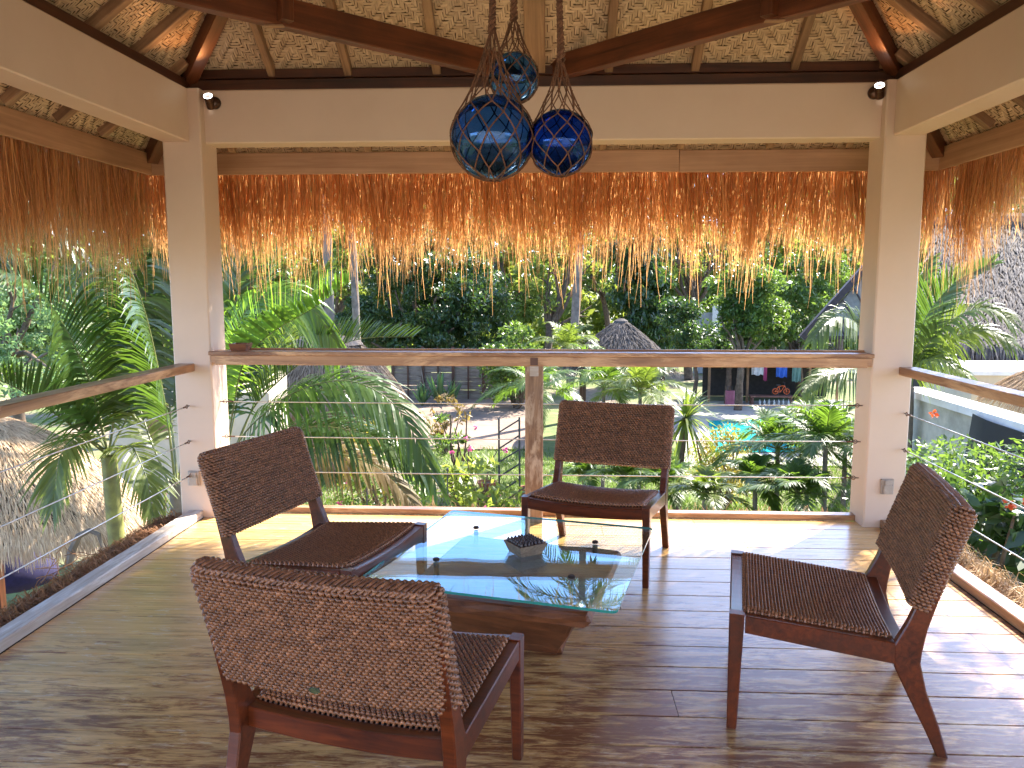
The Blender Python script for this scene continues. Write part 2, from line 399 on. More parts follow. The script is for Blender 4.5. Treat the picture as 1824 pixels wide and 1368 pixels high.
# ---- columns and beams
def prism(mb, poly, z0, z1, t=0.5):
    K = len(poly); return loft(mb, [[(x, y, z0) for x, y in poly], [(x, y, z1) for x, y in poly]], t)
def rounded(x0, x1, y0, y1, c=0.008):
    return [(x0+c, y0), (x1-c, y0), (x1, y0+c), (x1, y1-c), (x1-c, y1), (x0+c, y1), (x0, y1-c), (x0, y0+c)]
def column(x0, x1, label):
    mb = MB(); prism(mb, rounded(x0, x1, YB, YB+CD), 0.0, ZT-0.003)
    return tag(mb.build('column', M['paint']), label, 'column', 'cream columns of the pavilion')
column(XL-CW, XL, 'square cream column beside the left corner railing, small brown bowl near it on the rail')
column(XR, XR+CW, 'square cream column on the right, behind the side-on rattan chair')
def cbeam(p0, p1, w, label):
    return tag(beam('concrete_beam', p0, p1, w, ZT-ZB, M['paint'], c=0.007), label, 'beam', 'cream beams on the columns')
zc = (ZB+ZT)/2
cbeam((XL, 5.005, zc), (XR, 5.005, zc), 0.166, 'long cream beam across the back, behind the blue glass floats')
cbeam((-2.2735, -0.6, zc-0.001), (-2.2735, YB, zc-0.001), 0.165, 'cream beam running towards the viewer over the left railing')
cbeam((2.053, -0.6, zc-0.001), (2.053, YB, zc-0.001), 0.17, 'cream beam running towards the viewer over the right railing')

# ---- thatched hip roof
roof = thing('thatched_roof', 'thatched hip roof of the pavilion with woven bamboo lining and long straw fringe', 'roof', (XC, EBK-HALF, ZT))
apex = (XC, EBK-HALF, zraf(HALF))
beam('wall_plate', (EL-0.05, EBK-0.005, 2.6825), (ER+0.05, EBK-0.005, 2.6825), 0.12, 0.065, M['roofdark'], roof)
beam('wall_plate', (EL, EFR, 2.6815), (EL, EBK-0.07, 2.6815), 0.12, 0.063, M['roofdark'], roof)
beam('wall_plate', (ER, EFR, 2.6815), (ER, EBK-0.07, 2.6815), 0.12, 0.063, M['roofdark'], roof)
# second dark batten that closes the gap between plate and lining
beam('eave_batten', (EL+0.1, EBK-0.03, 2.752), (ER-0.1, EBK-0.03, 2.752), 0.03, 0.055, M['roofdark'], roof)
# hip rafters
for sx, sy in ((-1, 1), (1, 1), (-1, -1), (1, -1)):
    cx_ = XC+sx*(HALF+OV); cy_ = EBK-HALF+sy*(HALF+OV)
    beam('hip_rafter', (cx_, cy_, zraf(-OV)+0.02), (apex[0], apex[1], apex[2]+0.02), 0.075, 0.15, M['tie'], roof)
# common rafters of the four slopes
def slope(origin, es, ein):
    o_, es, ein = np.array(origin, float), np.array(es, float), np.array(ein, float)
    def P(s, d, h=0.0):       # h: above the rafter underside
        s, d, h = np.broadcast_arrays(np.asarray(s, float), np.asarray(d, float), np.asarray(h, float))
        return np.stack([o_[0]+es[0]*s+ein[0]*d, o_[1]+es[1]*s+ein[1]*d, ZR0+SLP*d+h], -1)
    return P
SPAN = 2*HALF
slopes = {'back': slope((EL, EBK), (1, 0), (0, -1)), 'left': slope((EL, EFR), (0, 1), (1, 0)), 'right': slope((ER, EFR), (0, 1), (-1, 0)), 'front': slope((EL, EFR), (1, 0), (0, 1))}
RH = 0.07
def rafter(P, s, w=0.05, m='rafter'):
    dmax = min(s, SPAN-s)-0.06
    a, b = P(s, -OV+0.012, RH/2), P(s, dmax, RH/2)
    beam('rafter', a, b, w, RH*0.8, M[m], roof, c=0.004, n=4, wob=0.02)
bx = [-2.17, -1.71, -1.24, -0.70, 0.33, 0.84, 1.42, 1.93]
for x in bx: rafter(slopes['back'], x-EL, random.uniform(0.042, 0.052))
rafter(slopes['back'], HALF+0.005, 0.12)
for key in ('left', 'right'):
    yy = 4.86
    while yy > 0.9: rafter(slopes[key], yy-EFR, random.uniform(0.045, 0.058), 'rafter'); yy -= 0.43
# tie beams and the struts that stand on them
tl = beam('tie_beam', (-0.20, 5.03, 2.765), (-2.26, 2.98, 2.765), 0.07, 0.135, M['tie'], roof)
beam('tie_beam', (-0.02, 5.03, 2.766), (2.04, 2.98, 2.766), 0.07, 0.135, M['tie'], roof)
for q, xs in ((np.array([-1.305, 3.93, 2.7]), -1), (np.array([1.04, 3.974, 2.7]), 1)):
    d = min(q[0]-EL, ER-q[0], EBK-q[1])
    beam('strut', (q[0]-xs*0.042, q[1]-0.042, 2.712), (q[0]-xs*0.042, q[1]-0.042, zraf(d)+0.08), 0.062, 0.062, M['tie'], roof, up=(-xs, 1, 0))
    mb = MB(); box(mb, q[0]-0.06, q[0]+0.03, q[1]-0.05, q[1]-0.02, 2.690, 2.6965); mb.build('bracket', M['rafter'], roof)

# woven bamboo lining: every strip of the twill is a small bent piece
def weave(P, s0, s1, d0, d1, cell=0.0140, per=6, zig=12):
    mb = MB(); ni, nj = int((s1-s0)/cell), int((d1-d0)/cell/1.25)
    ii = np.arange(ni); jj = np.arange(nj)
    sgn = np.where((ii//zig) % 2 == 0, 1, -1); off = np.where((ii//zig) % 2 == 0, ii % zig, zig-1-(ii % zig))
    top = ((off[:, None]+jj[None, :]) % per) < per//2
    segs = []
    for along in (0, 1):
        A = top if along == 0 else ~top.T
        for r in range(A.shape[1]):
            c = A[:, r]; e = np.flatnonzero(np.diff(np.concatenate([[0], c.astype(int), [0]])))
            for a, b in zip(e[::2], e[1::2]): segs.append((along, r, a, b))
    sg = np.array(segs); n = len(sg); al = sg[:, 0] == 0
    u0 = sg[:, 2]-0.30+rng.normal(0, .1, n); u1 = sg[:, 3]+0.30+rng.normal(0, .1, n); v = sg[:, 1]+0.5+rng.normal(0, .07, n)
    keep_h = np.array([-0.0, 1.0, 1.0, -0.0]); fr = np.array([0, .22, .78, 1.0]); wd = rng.uniform(0.74, 0.98, n)
    sk = rng.normal(0, .12, n)
    U = u0[:, None]+(u1-u0)[:, None]*fr; V = v[:, None]+sk[:, None]*(fr-0.5)
    lift = keep_h*(0.0035+rng.uniform(0, .003, (n, 1)))
    SS, DD, HH = [], [], []
    for side in (-1, 1):
        vv = V+side*wd[:, None]/2
        SS.append(np.where(al[:, None], U, vv)); DD.append(np.where(al[:, None], vv, U)); HH.append(lift)
    S_ = s0+np.stack(SS, -1)*cell; D_ = d0+np.stack(DD, -1)*cell; H_ = np.stack(HH, -1)
    mid = D_.mean((1, 2)); sm = S_.mean((1, 2)); ok = (mid < np.minimum(sm, SPAN-sm)-0.01)
    S_, D_, H_ = S_[ok], D_[ok], H_[ok]; n = len(S_)
    V3 = P(S_.reshape(n, 8), D_.reshape(n, 8), RH-0.003-H_.reshape(n, 8)*1.25)
    b = np.arange(n)[:, None, None]*8+np.arange(3)[None, :, None]*2
    q = (b+np.array([0, 1, 3, 2])[None, None, :]).reshape(-1, 4)
    t = np.repeat(np.clip(rng.normal(0.5, 0.24, n), 0, 1), 8)
    return mb.add(V3.reshape(-1, 3), q, t)
for key in ('back', 'left', 'right'):
    P = slopes[key]
    s0 = -OV if key == 'back' else 0.9
    weave(P, s0-(0.14 if key == 'back' else 0), SPAN+OV+0.14, -OV-0.13, 1.25).build('woven_mat', M['mat'], roof, kind='stuff')
# backing above the lining and the thick thatch itself
for key, P in slopes.items():
    mb = MB(); o_ = OV+0.12
    pts = [P(-o_, -o_, RH+0.004), P(SPAN+o_, -o_, RH+0.004), P(HALF, HALF, RH+0.004)]
    up = [P(-o_, -o_, RH+0.28), P(SPAN+o_, -o_, RH+0.28), P(HALF, HALF, RH+0.34)]
    mb.add(np.array(pts+up), [np.array([[0, 2, 1], [3, 4, 5]]), np.array([[0, 1, 4, 3]])])
    mb.build('thatch_layer', M['matback'], roof)
# fascia boards
zf0, zf1 = 2.225, 2.368; zfm = (zf0+zf1)/2
yo, xl_, xr_ = EBK+OV, EL-OV, ER+OV
beam('fascia_board', (xl_, yo+0.013, zfm), (0.838, yo+0.013, zfm), 0.025, zf1-zf0, M['fascia'], roof, c=0.003)
beam('fascia_board', (0.842, yo+0.013, zfm-0.004), (xr_, yo+0.013, zfm-0.004), 0.025, zf1-zf0, M['fascia'], roof, c=0.003)
beam('fascia_board', (xl_-0.013, EFR, zfm), (xl_-0.013, yo+0.026, zfm), 0.025, zf1-zf0, M['fascia'], roof, c=0.003)
beam('fascia_board', (xr_+0.013, EFR, zfm), (xr_+0.013, yo+0.026, zfm), 0.025, zf1-zf0, M['fascia'], roof, c=0.003)

# long straw fringe
def fringe(p0, p1, out, per_m, top=2.40, long=1.0, spread=0.24, npt=7, name='straw_fringe', seed=1, thin=None):
    r = np.random.default_rng(seed)
    p0, p1, out = np.array(p0, float), np.array(p1, float), np.array(out, float)
    Lh = np.linalg.norm(p1-p0); e = (p1-p0)/Lh; n = int(per_m*Lh)
    s = r.uniform(-0.02, Lh+0.02, n); depth = r.beta(1.3, 1.6, n)*spread
    clump = 0.5*np.sin(s*9.1+1.7*np.sin(s*3.1))+0.5*np.sin(s*23.7+2*np.sin(s*7.9)); fine = np.sin(s*61+3*np.sin(s*17))
    ln = (0.575+0.075*clump+0.03*fine+r.normal(0, .07, n)+0.22*(r.random(n) < 0.16)*r.random(n)+0.28*(r.random(n) < 0.04))*long
    if thin is not None: ln = ln*np.interp(s, thin[0], thin[1])
    ln = np.clip(ln, 0.12, 1.05)
    zt = top+r.uniform(-0.03, 0.10, n)-depth*0.55
    t = np.linspace(0, 1, npt)
    lean = r.normal(0, .022, n)+0.03*np.sin(s*5.3); lo = r.normal(0.02, .04, n)
    curl = r.normal(0, .025, n)
    A = p0[None, :]+e[None, :]*s[:, None]+out[None, :]*(0.03+depth[:, None])
    X = (lean[:, None]*t+curl[:, None]*(t**3)+0.006*np.sin(t[None, :]*9+r.uniform(0, 6, (n, 1))))
    O = (lo[:, None]*t+r.normal(0, .03, n)[:, None]*t**3)
    P = A[:, None, :]+e*X[..., None]+out*O[..., None]; P[..., 2] = zt[:, None]-ln[:, None]*t*0.98-(top-zf0-0.10)*t*0
    ang = r.uniform(-1.2, 1.2, n); side = np.cos(ang)[:, None]*e+np.sin(ang)[:, None]*out
    wd = r.uniform(0.0026, 0.0066, n)[:, None]*np.array([1, 1, 1, .95, .85, .65, .3])[None, :npt]
    mb = MB(); ribbons(mb, P, wd, side, np.clip(r.normal(0.5, 0.34, n), 0, 1))
    return mb.build(name, M['fringe'], roof, kind='stuff')
fringe((xl_-0.12, yo+0.03, 0), (xr_+0.12, yo+0.03, 0), (0, 1, 0), 1650, seed=11)
fringe((xl_-0.03, 1.2, 0), (xl_-0.03, yo+0.12, 0), (-1, 0, 0), 1350, long=1.12, seed=12)
fringe((xr_+0.03, 1.2, 0), (xr_+0.03, yo+0.12, 0), (1, 0, 0), 1500, seed=13, long=1.12, thin=([0, 2.6, 3.0, 3.35, 3.7, 4.2, 6], [1.1, 1.1, .95, .55, .62, 1.0, 1]))

# ---- wooden railings with steel cables
def Tprism(mb, pts, z0, z1): return prism(mb, pts, z0, z1)
def eye(parent, p, d):
    """a screw eye with a short turnbuckle: direction d leaves the column"""
    p, d = np.array(p, float), unit(np.array(d, float)); mb = MB()
    tubes(mb, np.array([p-d*0.004, p+d*0.022]), 0.0035, 6, ref=(.2, .3, 1), cap=True)
    a = unit(np.cross(d, (0, 0.02, 1))); b = np.array([0, 0, 1.0])
    th = np.linspace(0, 2*math.pi, 13)[:-1]; c = p+d*0.032
    tubes(mb, np.array([[c+0.011*(math.cos(x)*d+math.sin(x)*b) for x in th]]), 0.0028, 5, closed=True, ref=a)
    tubes(mb, np.array([p+d*0.044, p+d*0.05, p+d*0.085, p+d*0.091]), np.array([.002, .005, .005, .002]), 6, ref=(.2, .3, 1))
    mb.build('eye_bolt', M['rust'], parent)
def cable(parent, p0, p1, sag=0.004):
    p0, p1 = np.array(p0, float), np.array(p1, float); t = np.linspace(0, 1, 17)[:, None]
    P = p0+(p1-p0)*t; P[:, 2] -= sag*4*(t*(1-t))[:, 0]
    mb = MB(); tubes(mb, P, 0.0034, 6, cap=True); o = mb.build('cable', M['steel'], None, smooth=True)
    o.parent = parent; o.matrix_parent_inverse = Matrix.Translation(-parent.location)
    d = unit(p1-p0); eye(o, p0, d); eye(o, p1, -d)
def worn_rail(poly, z0, z1, m, parent, name):
    mb = MB(); Tprism(mb, poly, z0, z1); mb.build(name, m, parent)
rb = thing('railing', 'long wooden rail across the back with middle post and three steel cables', 'railing', (-0.1, 4.9, 0), 'pavilion railings')
xa, xb = at(371.5, 628, 4.836)[0], at(1557, 636, 4.836)[0]
def long_board(name, x0, x1, y0, y1, z0, z1, m):
    o = beam(name, (x0, (y0+y1)/2, (z0+z1)/2), (x1, (y0+y1)/2, (z0+z1)/2), y1-y0, z1-z0, m, rb, c=0.003, n=40, wob=0.01); return o
long_board('top_rail', xa, xb, 4.829, 4.8535, 1.044, 1.068, M['rail'])
long_board('top_rail', XL+0.002, XR-0.002, 4.8545, 4.985, 1.0445, 1.0672, M['rail'])
long_board('rail_lip', XL+0.07, XR-0.004, 4.975, 4.995, 1.0675, 1.079, M['rail'])
xa, xb = at(384, 640, 4.836)[0], at(1544.5, 645, 4.836)[0]
long_board('lower_rail', xa, xb, 4.832, 4.853, 0.985, 1.0435, M['rail'])
long_board('lower_rail', XL+0.002, XR-0.002, 4.854, 4.93, 0.99, 1.0435, M['rail'])
beam('post', (-0.1045, 4.895, 0.0), (-0.1045, 4.895, 0.984), 0.11, 0.11, M['post'], rb, up=(0, 1, 0), c=0.005, n=18, wob=0.012)
mb = MB(); box(mb, -0.128, -0.082, 4.826, 4.8395, 0.992, 1.038); mb.build('bracket', M['roofdark'], rb)
mb = MB(); box(mb, -0.132, -0.078, 4.8305, 4.8395, 0.925, 0.985); mb.build('bracket', M['kerb'], rb)
for z in (0.735, 0.508, 0.279): cable(rb, (XL, 4.965, z), (XR, 4.965, z+0.004))
rl = thing('railing', 'wooden rail on the left between the pavilion and the palm fronds', 'railing', (-2.27, 2, 0), 'pavilion railings')
beam('top_rail', (-2.28, -1.0, 0.9655), (-2.28, YB-0.001, 0.9655), 0.105, 0.049, M['rail'], rl, n=40, wob=0.008)
for z in (0.722, 0.497, 0.282): cable(rl, (-2.275, YB, z), (-2.275, -0.9, z-0.03))
rr = thing('railing', 'wooden rail on the right in front of the grey wall and shrubs', 'railing', (2.13, 2, 0), 'pavilion railings')
beam('top_rail', (2.128, -1.0, 0.9655), (2.128, YB-0.001, 0.9655), 0.1, 0.049, M['rail'], rr, n=40, wob=0.008)
for px, py in ((1602, 736), (1598, 800), (1598, 868)):
    q = at(px, py, YB); cable(rr, (q[0]+0.03, YB, q[2]), (q[0]+0.03, -0.9, q[2]-0.03))

# ---- power outlets, spotlights
def outlet(px, py, label):
    q = at(px, py, YB); x, z = q[0], q[2]
    t = thing('power_outlet', label, 'outlet', (x, YB, z), 'outlets on the columns')
    mb = MB(); poly = rounded(x-0.036, x+0.036, YB-0.020, YB, 0.004); prism(mb, poly, z-0.046, z+0.046); mb.build('housing', M['outlet'], t)
    mb = MB(); prism(mb, rounded(x-0.029, x+0.029, YB-0.034, YB-0.0205, 0.005), z-0.042, z+0.012); prism(mb, rounded(x-0.022, x+0.022, YB-0.032, YB-0.0205, 0.004), z+0.0125, z+0.040); mb.build('cover_flap', M['outlet'], t)
outlet(347, 851, 'grey covered power outlet on the left column beside a chair back')
outlet(1579, 866, 'grey covered power outlet low on the right column')

def spotlight(pb, plens, axis, label):
    b = at(pb[0], pb[1], 4.921); l = at(plens[0], plens[1], 4.85); ax = unit(np.array(axis))
    t = thing('spotlight', label, 'spotlight', (b[0], 4.921, b[2]), 'wall spotlights')
    mb = MB(); th = np.arange(20)/20*2*math.pi
    R = [np.column_stack([b[0]+r*np.cos(th), np.full(20, 4.9205-yy), b[2]+r*np.sin(th)]) for r, yy in ((.037, 0), (.037, .012), (.033, .022), (.024, .032), (.010, .037))]
    loft(mb, R); mb.build('wall_base', M['bronze'], t, smooth=False)
    mb = MB(); tubes(mb, np.array([[b[0], 4.89, b[2]], l-ax*0.035]), 0.009, 8, ref=(.1, .2, 1), cap=True); mb.build('swivel_arm', M['bronze'], t)
    mb = MB()
    pts = np.array([l-ax*0.083, l-ax*0.08, l-ax*0.03, l-ax*0.026, l, l, l-ax*0.004])
    tubes(mb, pts[:5], np.array([.020, .0255, .0255, .0275, .0275]), 20, ref=(1, 0, 0)); mb.build('lamp_body', M['bronze'], t)
    mb = MB(); a = unit(np.cross(ax, (1, 0, 0))); c = np.cross(ax, a)
    ring = np.array([l+ax*0.0005+0.026*(math.cos(x)*a+math.sin(x)*c) for x in th]); inn = np.array([l+ax*0.0005+0.019*(math.cos(x)*a+math.sin(x)*c) for x in th])
    loft(mb, [ring, inn], cap=False); mb.build('lit_ring', M['lampring'], t)
    mb = MB(); mb.add(np.array([l-ax*0.002+0.0188*(math.cos(x)*a+math.sin(x)*c) for x in th]), [np.array([list(range(20))])]); mb.build('lens', M['lamplens'], t)
    d = bpy.data.lights.new('spot_lamp', 'SPOT'); d.energy = 0.55; d.color = (1.0, 0.36, 0.09); d.spot_size = rad(75); d.spot_blend = 0.6; d.shadow_soft_size = 0.02
    o = bpy.data.objects.new('spot_lamp', d); COL.objects.link(o); o.location = Vector(l+ax*0.006); o.rotation_euler = Vector(-ax).to_track_quat('Z', 'Y').to_euler()
def emit(name, c, s):
    m, nt, p, _ = newmat(name); p.inputs['Base Color'].default_value = (*c, 1); p.inputs['Emission Color'].default_value = (*c, 1); p.inputs['Emission Strength'].default_value = s; return m
M['lampring'] = emit('lit_lamp_ring', (1, 0.93, 0.85), 2.5); M['lamplens'] = emit('lit_lamp_lens', (0.8, 0.7, 0.65), 0.09)
spotlight((383.5, 184), (370.4, 171), (0.10, -0.74, 0.66), 'small bronze spotlight with lit ring at the left end of the back beam')
spotlight((1556.5, 166), (1566.8, 152), (-0.30, -0.70, 0.65), 'small bronze spotlight with lit ring at the right end of the back beam')

# ---- glass fishing floats in rope nets
def floatglass(name, c):
    m, nt, p, out = newmat(name); g = N(nt); nt.nodes.remove(p)
    gl = g.n('ShaderNodeBsdfGlass'); gl.inputs['IOR'].default_value = 1.48; gl.inputs['Roughness'].default_value = 0.0
    v = g.noise(g.coord((1, 1, 1)), 9, 3); 
    g.l(g.ramp(v, [(0.3, tuple(x*0.93 for x in c)), (0.7, c)]), gl.inputs['Color'])
    tr = g.n('ShaderNodeBsdfTransparent'); tr.inputs['Color'].default_value = (*c, 1)
    g.l(g.bump(g.noise(g.coord((1, 1, 1)), 5, 2), 0.10, 0.02), gl.inputs['Normal'])
    g.l(gl.outputs[0], out.inputs['Surface']); return m
M['ropeA'] = M['rope']
def glass_float(c, r, col, label, hook, nm=9, rope=True, neck=2.45):
    c = np.array(c, float); t = thing('glass_float', label, 'glass float', c, 'blue glass floats in rope nets')
    mb = MB(); K, L = 48, 28
    def sphere(rr, flip):
        th = np.linspace(0, math.pi, L+1)[1:-1]; ph = np.arange(K)/K*2*math.pi
        R = [np.column_stack([c[0]+rr*math.sin(a)*np.cos(ph), c[1]+rr*math.sin(a)*np.sin(ph), np.full(K, c[2]-rr*math.cos(a))]) for a in th]
        sub = MB(); loft(sub, R); v = np.concatenate(sub.v); fs = [f[:, ::-1] if flip else f for f in sub.f]
        mb.add(v, [f for f in fs if f.shape[1] == 4]); b = mb.n-len(v)
        for f in fs:
            if f.shape[1] != 4: mb.f.append(f+b)
    sphere(r, False); sphere(r*0.955, True)
    mb.build('glass_ball', floatglass('blue_float_glass', col), t, smooth=True)
    # net
    mb = MB(); kn = MB(); rr = r*1.03
    lat = np.array([-78, -52, -26, 0, 24])*math.pi/180
    rings = []
    for k, a in enumerate(lat):
        nn = nm; ph = (np.arange(nn)+0.5*(k % 2)+rng.normal(0, .06, nn))/nn*2*math.pi
        rings.append(np.column_stack([c[0]+rr*math.cos(a)*np.cos(ph), c[1]+rr*math.cos(a)*np.sin(ph), c[2]+rr*math.sin(a)+rng.normal(0, .01, nn)*r]))
    # the net leaves the ball above the middle and gathers in a neck
    for q, (fr, fz) in enumerate(((0.74, 0.70), (0.53, 1.08), (0.35, 1.48), (0.20, 1.95))):
        k = len(lat)+q; ph = (np.arange(nm)+0.5*(k % 2)+rng.normal(0, .05, nm))/nm*2*math.pi
        rings.append(np.column_stack([c[0]+rr*fr*np.cos(ph), c[1]+rr*fr*np.sin(ph), np.full(nm, c[2]+rr*fz)+rng.normal(0, .02, nm)*r]))
    hook = np.array(hook, float); top = c+np.array([0, 0, neck*r]); up = unit(hook-top)
    def strand(a, b, onball):
        tt = np.linspace(0, 1, 6)[:, None]; P = a+(b-a)*tt
        if onball:
            d = P-c; ln = np.linalg.norm(d, axis=1, keepdims=True); P = np.where(ln < rr, c+d/ln*rr, P)
        return P
    ST = []
    for k in range(len(rings)-1):
        for j in range(nm):
            b1 = (j+(k % 2)) % nm; b2 = (j-1+(k % 2)) % nm
            for b_ in (b1, b2): ST.append(strand(rings[k][j], rings[k+1][b_], k < len(lat)+1))
    for j in range(nm): ST.append(strand(rings[-1][j], top+rng.normal(0, .004, 3), False))
    for j in range(nm): ST.append(strand(rings[0][j], rings[0][(j+1) % nm], True))
    tubes(mb, np.array(ST), max(0.0021, r*0.018), 5, ref=(.3, .2, 1), t=rng.random(len(ST)))
    for rg in rings:
        for p_ in rg:
            a = max(0.0042, r*0.036)*rng.uniform(.8, 1.25); o6 = np.array([(1,0,0),(0,1,0),(-1,0,0),(0,-1,0),(0,0,1),(0,0,-1)])*a
            mb.add(p_+o6, np.array([[0,1,4],[1,2,4],[2,3,4],[3,0,4],[1,0,5],[2,1,5],[3,2,5],[0,3,5]]), rng.random())
    mb.build('rope_net', M['rope'], t, kind='stuff')
    # twisted rope up to the roof
    if rope:
        Lr = np.linalg.norm(hook-top); n = int(Lr/0.008); tt = np.linspace(0, 1, n); a = unit(np.cross(up, (0, 1, 0.1))); b = np.cross(up, a)
        mb = MB()
        for q in range(3):
            w = tt*Lr/0.05*2*math.pi+q*2.094; sp = 0.0065*(1+0.7*np.exp(-tt*Lr/0.06))
            P = top-up*0.02+(hook-top+up*0.02)*tt[:, None]+sp[:, None]*(np.cos(w)[:, None]*a+np.sin(w)[:, None]*b)
            tubes(mb, P, 0.0062, 5, ref=b, t=rng.random())
        mb.build('rope', M['rope'], t)
    return t
hk = np.array([XC, EBK-HALF, apex[2]])
glass_float(at(877, 245, 2.80), 0.140, (0.45, 0.68, 0.97), 'largest pale blue glass float, hanging lowest in its brown net', hk+(-0.03, -0.02, 0), 10, neck=2.6)
glass_float(at(998, 254, 2.82), 0.110, (0.28, 0.50, 0.93), 'deep cobalt blue glass float in a brown net, beside the largest one', hk+(0.06, 0, 0), 9, neck=2.6)
glass_float(at(915, 139, 2.98), 0.089, (0.52, 0.75, 0.98), 'smallest pale blue glass float, hanging highest behind the other two', hk+(-0.02, 0.05, 0), 9)

# ================================================================== FURNITURE
# ---- rattan chairs (local axes: x across, y to the front, z up)
WF, WR, YF, ZF, ZRR, YFT, YTOP, ZTOP = 0.662, 0.646, 0.533, 0.402, 0.360, -0.129, -0.150, 0.806
def rear_leg(s):
    # outline of the bent leg in the y-z plane: centre line with widths
    cl = np.array([(YFT, 0.0, .036), (YFT+.035, .09, .044), (-.045, .20, .057), (-.012, .29, .078), (-.012, .345, .082), (-.035, .42, .060), (-.075, .55, .048), (-.150, .79, .040)])
    tg = unit(np.gradient(cl[:, :2], axis=0)); nr = np.column_stack([tg[:, 1], -tg[:, 0]])
    a = cl[:, :2]+nr*cl[:, 2:]/2; b = cl[:, :2]-nr*cl[:, 2:]/2
    a[0, 1] = b[0, 1] = 0
    x0, x1 = (WR/2-.036, WR/2) if s > 0 else (-WR/2, -WR/2+.036)
    mb = MB(); c = 0.004; R = []
    for (ya, za), (yb, zb_) in zip(a, b):
        d = unit(np.array([yb-ya, zb_-za])); p, q = np.array([ya, za]), np.array([yb, zb_])
        R.append([(x0+c, *p), (x1-c, *p), (x1, *(p+d*c)), (x1, *(q-d*c)), (x1-c, *q), (x0+c, *q), (x0, *(q-d*c)), (x0, *(p+d*c))])
    return loft(mb, R)
def front_leg(s):
    mb = MB(); R = []
    for z, w, y in ((0, .032, YF-.020), (.30, .046, YF-.024), (ZF, .050, YF-.025)):
        xo = s*(WF/2); xi = xo-s*(.030+.008*z/ZF); x0, x1 = min(xo, xi), max(xo, xi)
        R.append([(px, py, z) for px, py in rounded(x0, x1, y-w/2, y+w/2, .004)])
    return loft(mb, R)
def dip(x): return 0.020*(1-(x/(WF/2))**2)
def rail_x(y0, y1, z, h, hw):
    mb = MB(); R = []
    for x in np.linspace(-hw, hw, 13):
        zz = z-dip(x); R.append([(x, y0+.003, zz-h), (x, y1-.003, zz-h), (x, y1, zz-h+.003), (x, y1, zz-.003), (x, y1-.003, zz), (x, y0+.003, zz), (x, y0, zz-.003), (x, y0, zz-h+.003)])
    return loft(mb, R)
def side_rail(s):
    mb = MB(); R = []
    for y, z, h, wo in ((0.024, ZRR-.002, .070, WR/2-.002), (0.25, (ZF+ZRR)/2-.003, .066, (WF+WR)/4-.002), (YF-.052, ZF-.004, .060, WF/2-.002)):
        x0, x1 = (wo-.036, wo) if s > 0 else (-wo, -wo+.036)
        R.append([(x0+.003, y, z-h), (x1-.003, y, z-h), (x1, y, z-h+.003), (x1, y, z-.003), (x1-.003, y, z), (x0+.003, y, z), (x0, y, z-.003), (x0, y, z-h+.003)])
    return loft(mb, R)
def seat_weave():
    mb = MB(); hw0, hw1 = WR/2-.037, WF/2-.037; y0, y1 = .030, YF-.044
    nx, ny = 36, 41; cell = (y1-y0)/ny
    def surf(u, y):      # u in -1..1 across
        f = (y-y0)/(y1-y0); x = u*(hw0+(hw1-hw0)*f); edge = np.clip(np.minimum(1-abs(u), 1.0)/.05, 0, 1)*np.clip(np.minimum(f, 1-f)/.03, 0, 1)
        return x, ZRR+(ZF-ZRR)*f-dip(x)+.001+.010*np.sqrt(np.clip(edge, 0, 1))
    u = np.linspace(-1, 1, nx*4+1); rows = y0+(np.arange(ny)+.5)*cell
    U, Yr = np.meshgrid(u, rows); x, z = surf(U, Yr)
    ph = (np.arange(len(u))*0.5*math.pi)[None, :]+np.arange(ny)[:, None]*math.pi
    z2 = z+.0042*np.cos(ph)
    tubes(mb, np.stack([x, Yr, z2], -1), .0052+.0014*np.cos(ph), 5, t=np.clip(rng.normal(.85, .2, x.shape), 0, 1))
    yv = np.linspace(y0, y1, ny*2+1); cols = (np.arange(nx)+.5)/nx*2-1
    C, Yv = np.meshgrid(cols, yv, indexing='ij'); x, z = surf(C, Yv)
    ph = (np.arange(len(yv))*0.5*math.pi)[None, :]+np.arange(nx)[:, None]*math.pi
    tubes(mb, np.stack([x, Yv, z-.004], -1), .0042, 5, ref=(1, 0, 0), t=np.clip(rng.normal(.7, .2, x.shape), 0, 1))
    return mb
pdir = unit(np.array([YTOP, ZTOP-ZRR])); ndir = np.array([pdir[1], -pdir[0]])      # along the back, and forward out of it
LB = math.hypot(YTOP, ZTOP-ZRR); A_BACK = WR/2+.004
def back_point(x, l, h):
    y = pdir[0]*l+ndir[0]*(h-.016*(1-(x/A_BACK)**2)); z = ZRR+pdir[1]*l+ndir[1]*(h-.016*(1-(x/A_BACK)**2))
    return np.stack([x, y, z], -1)
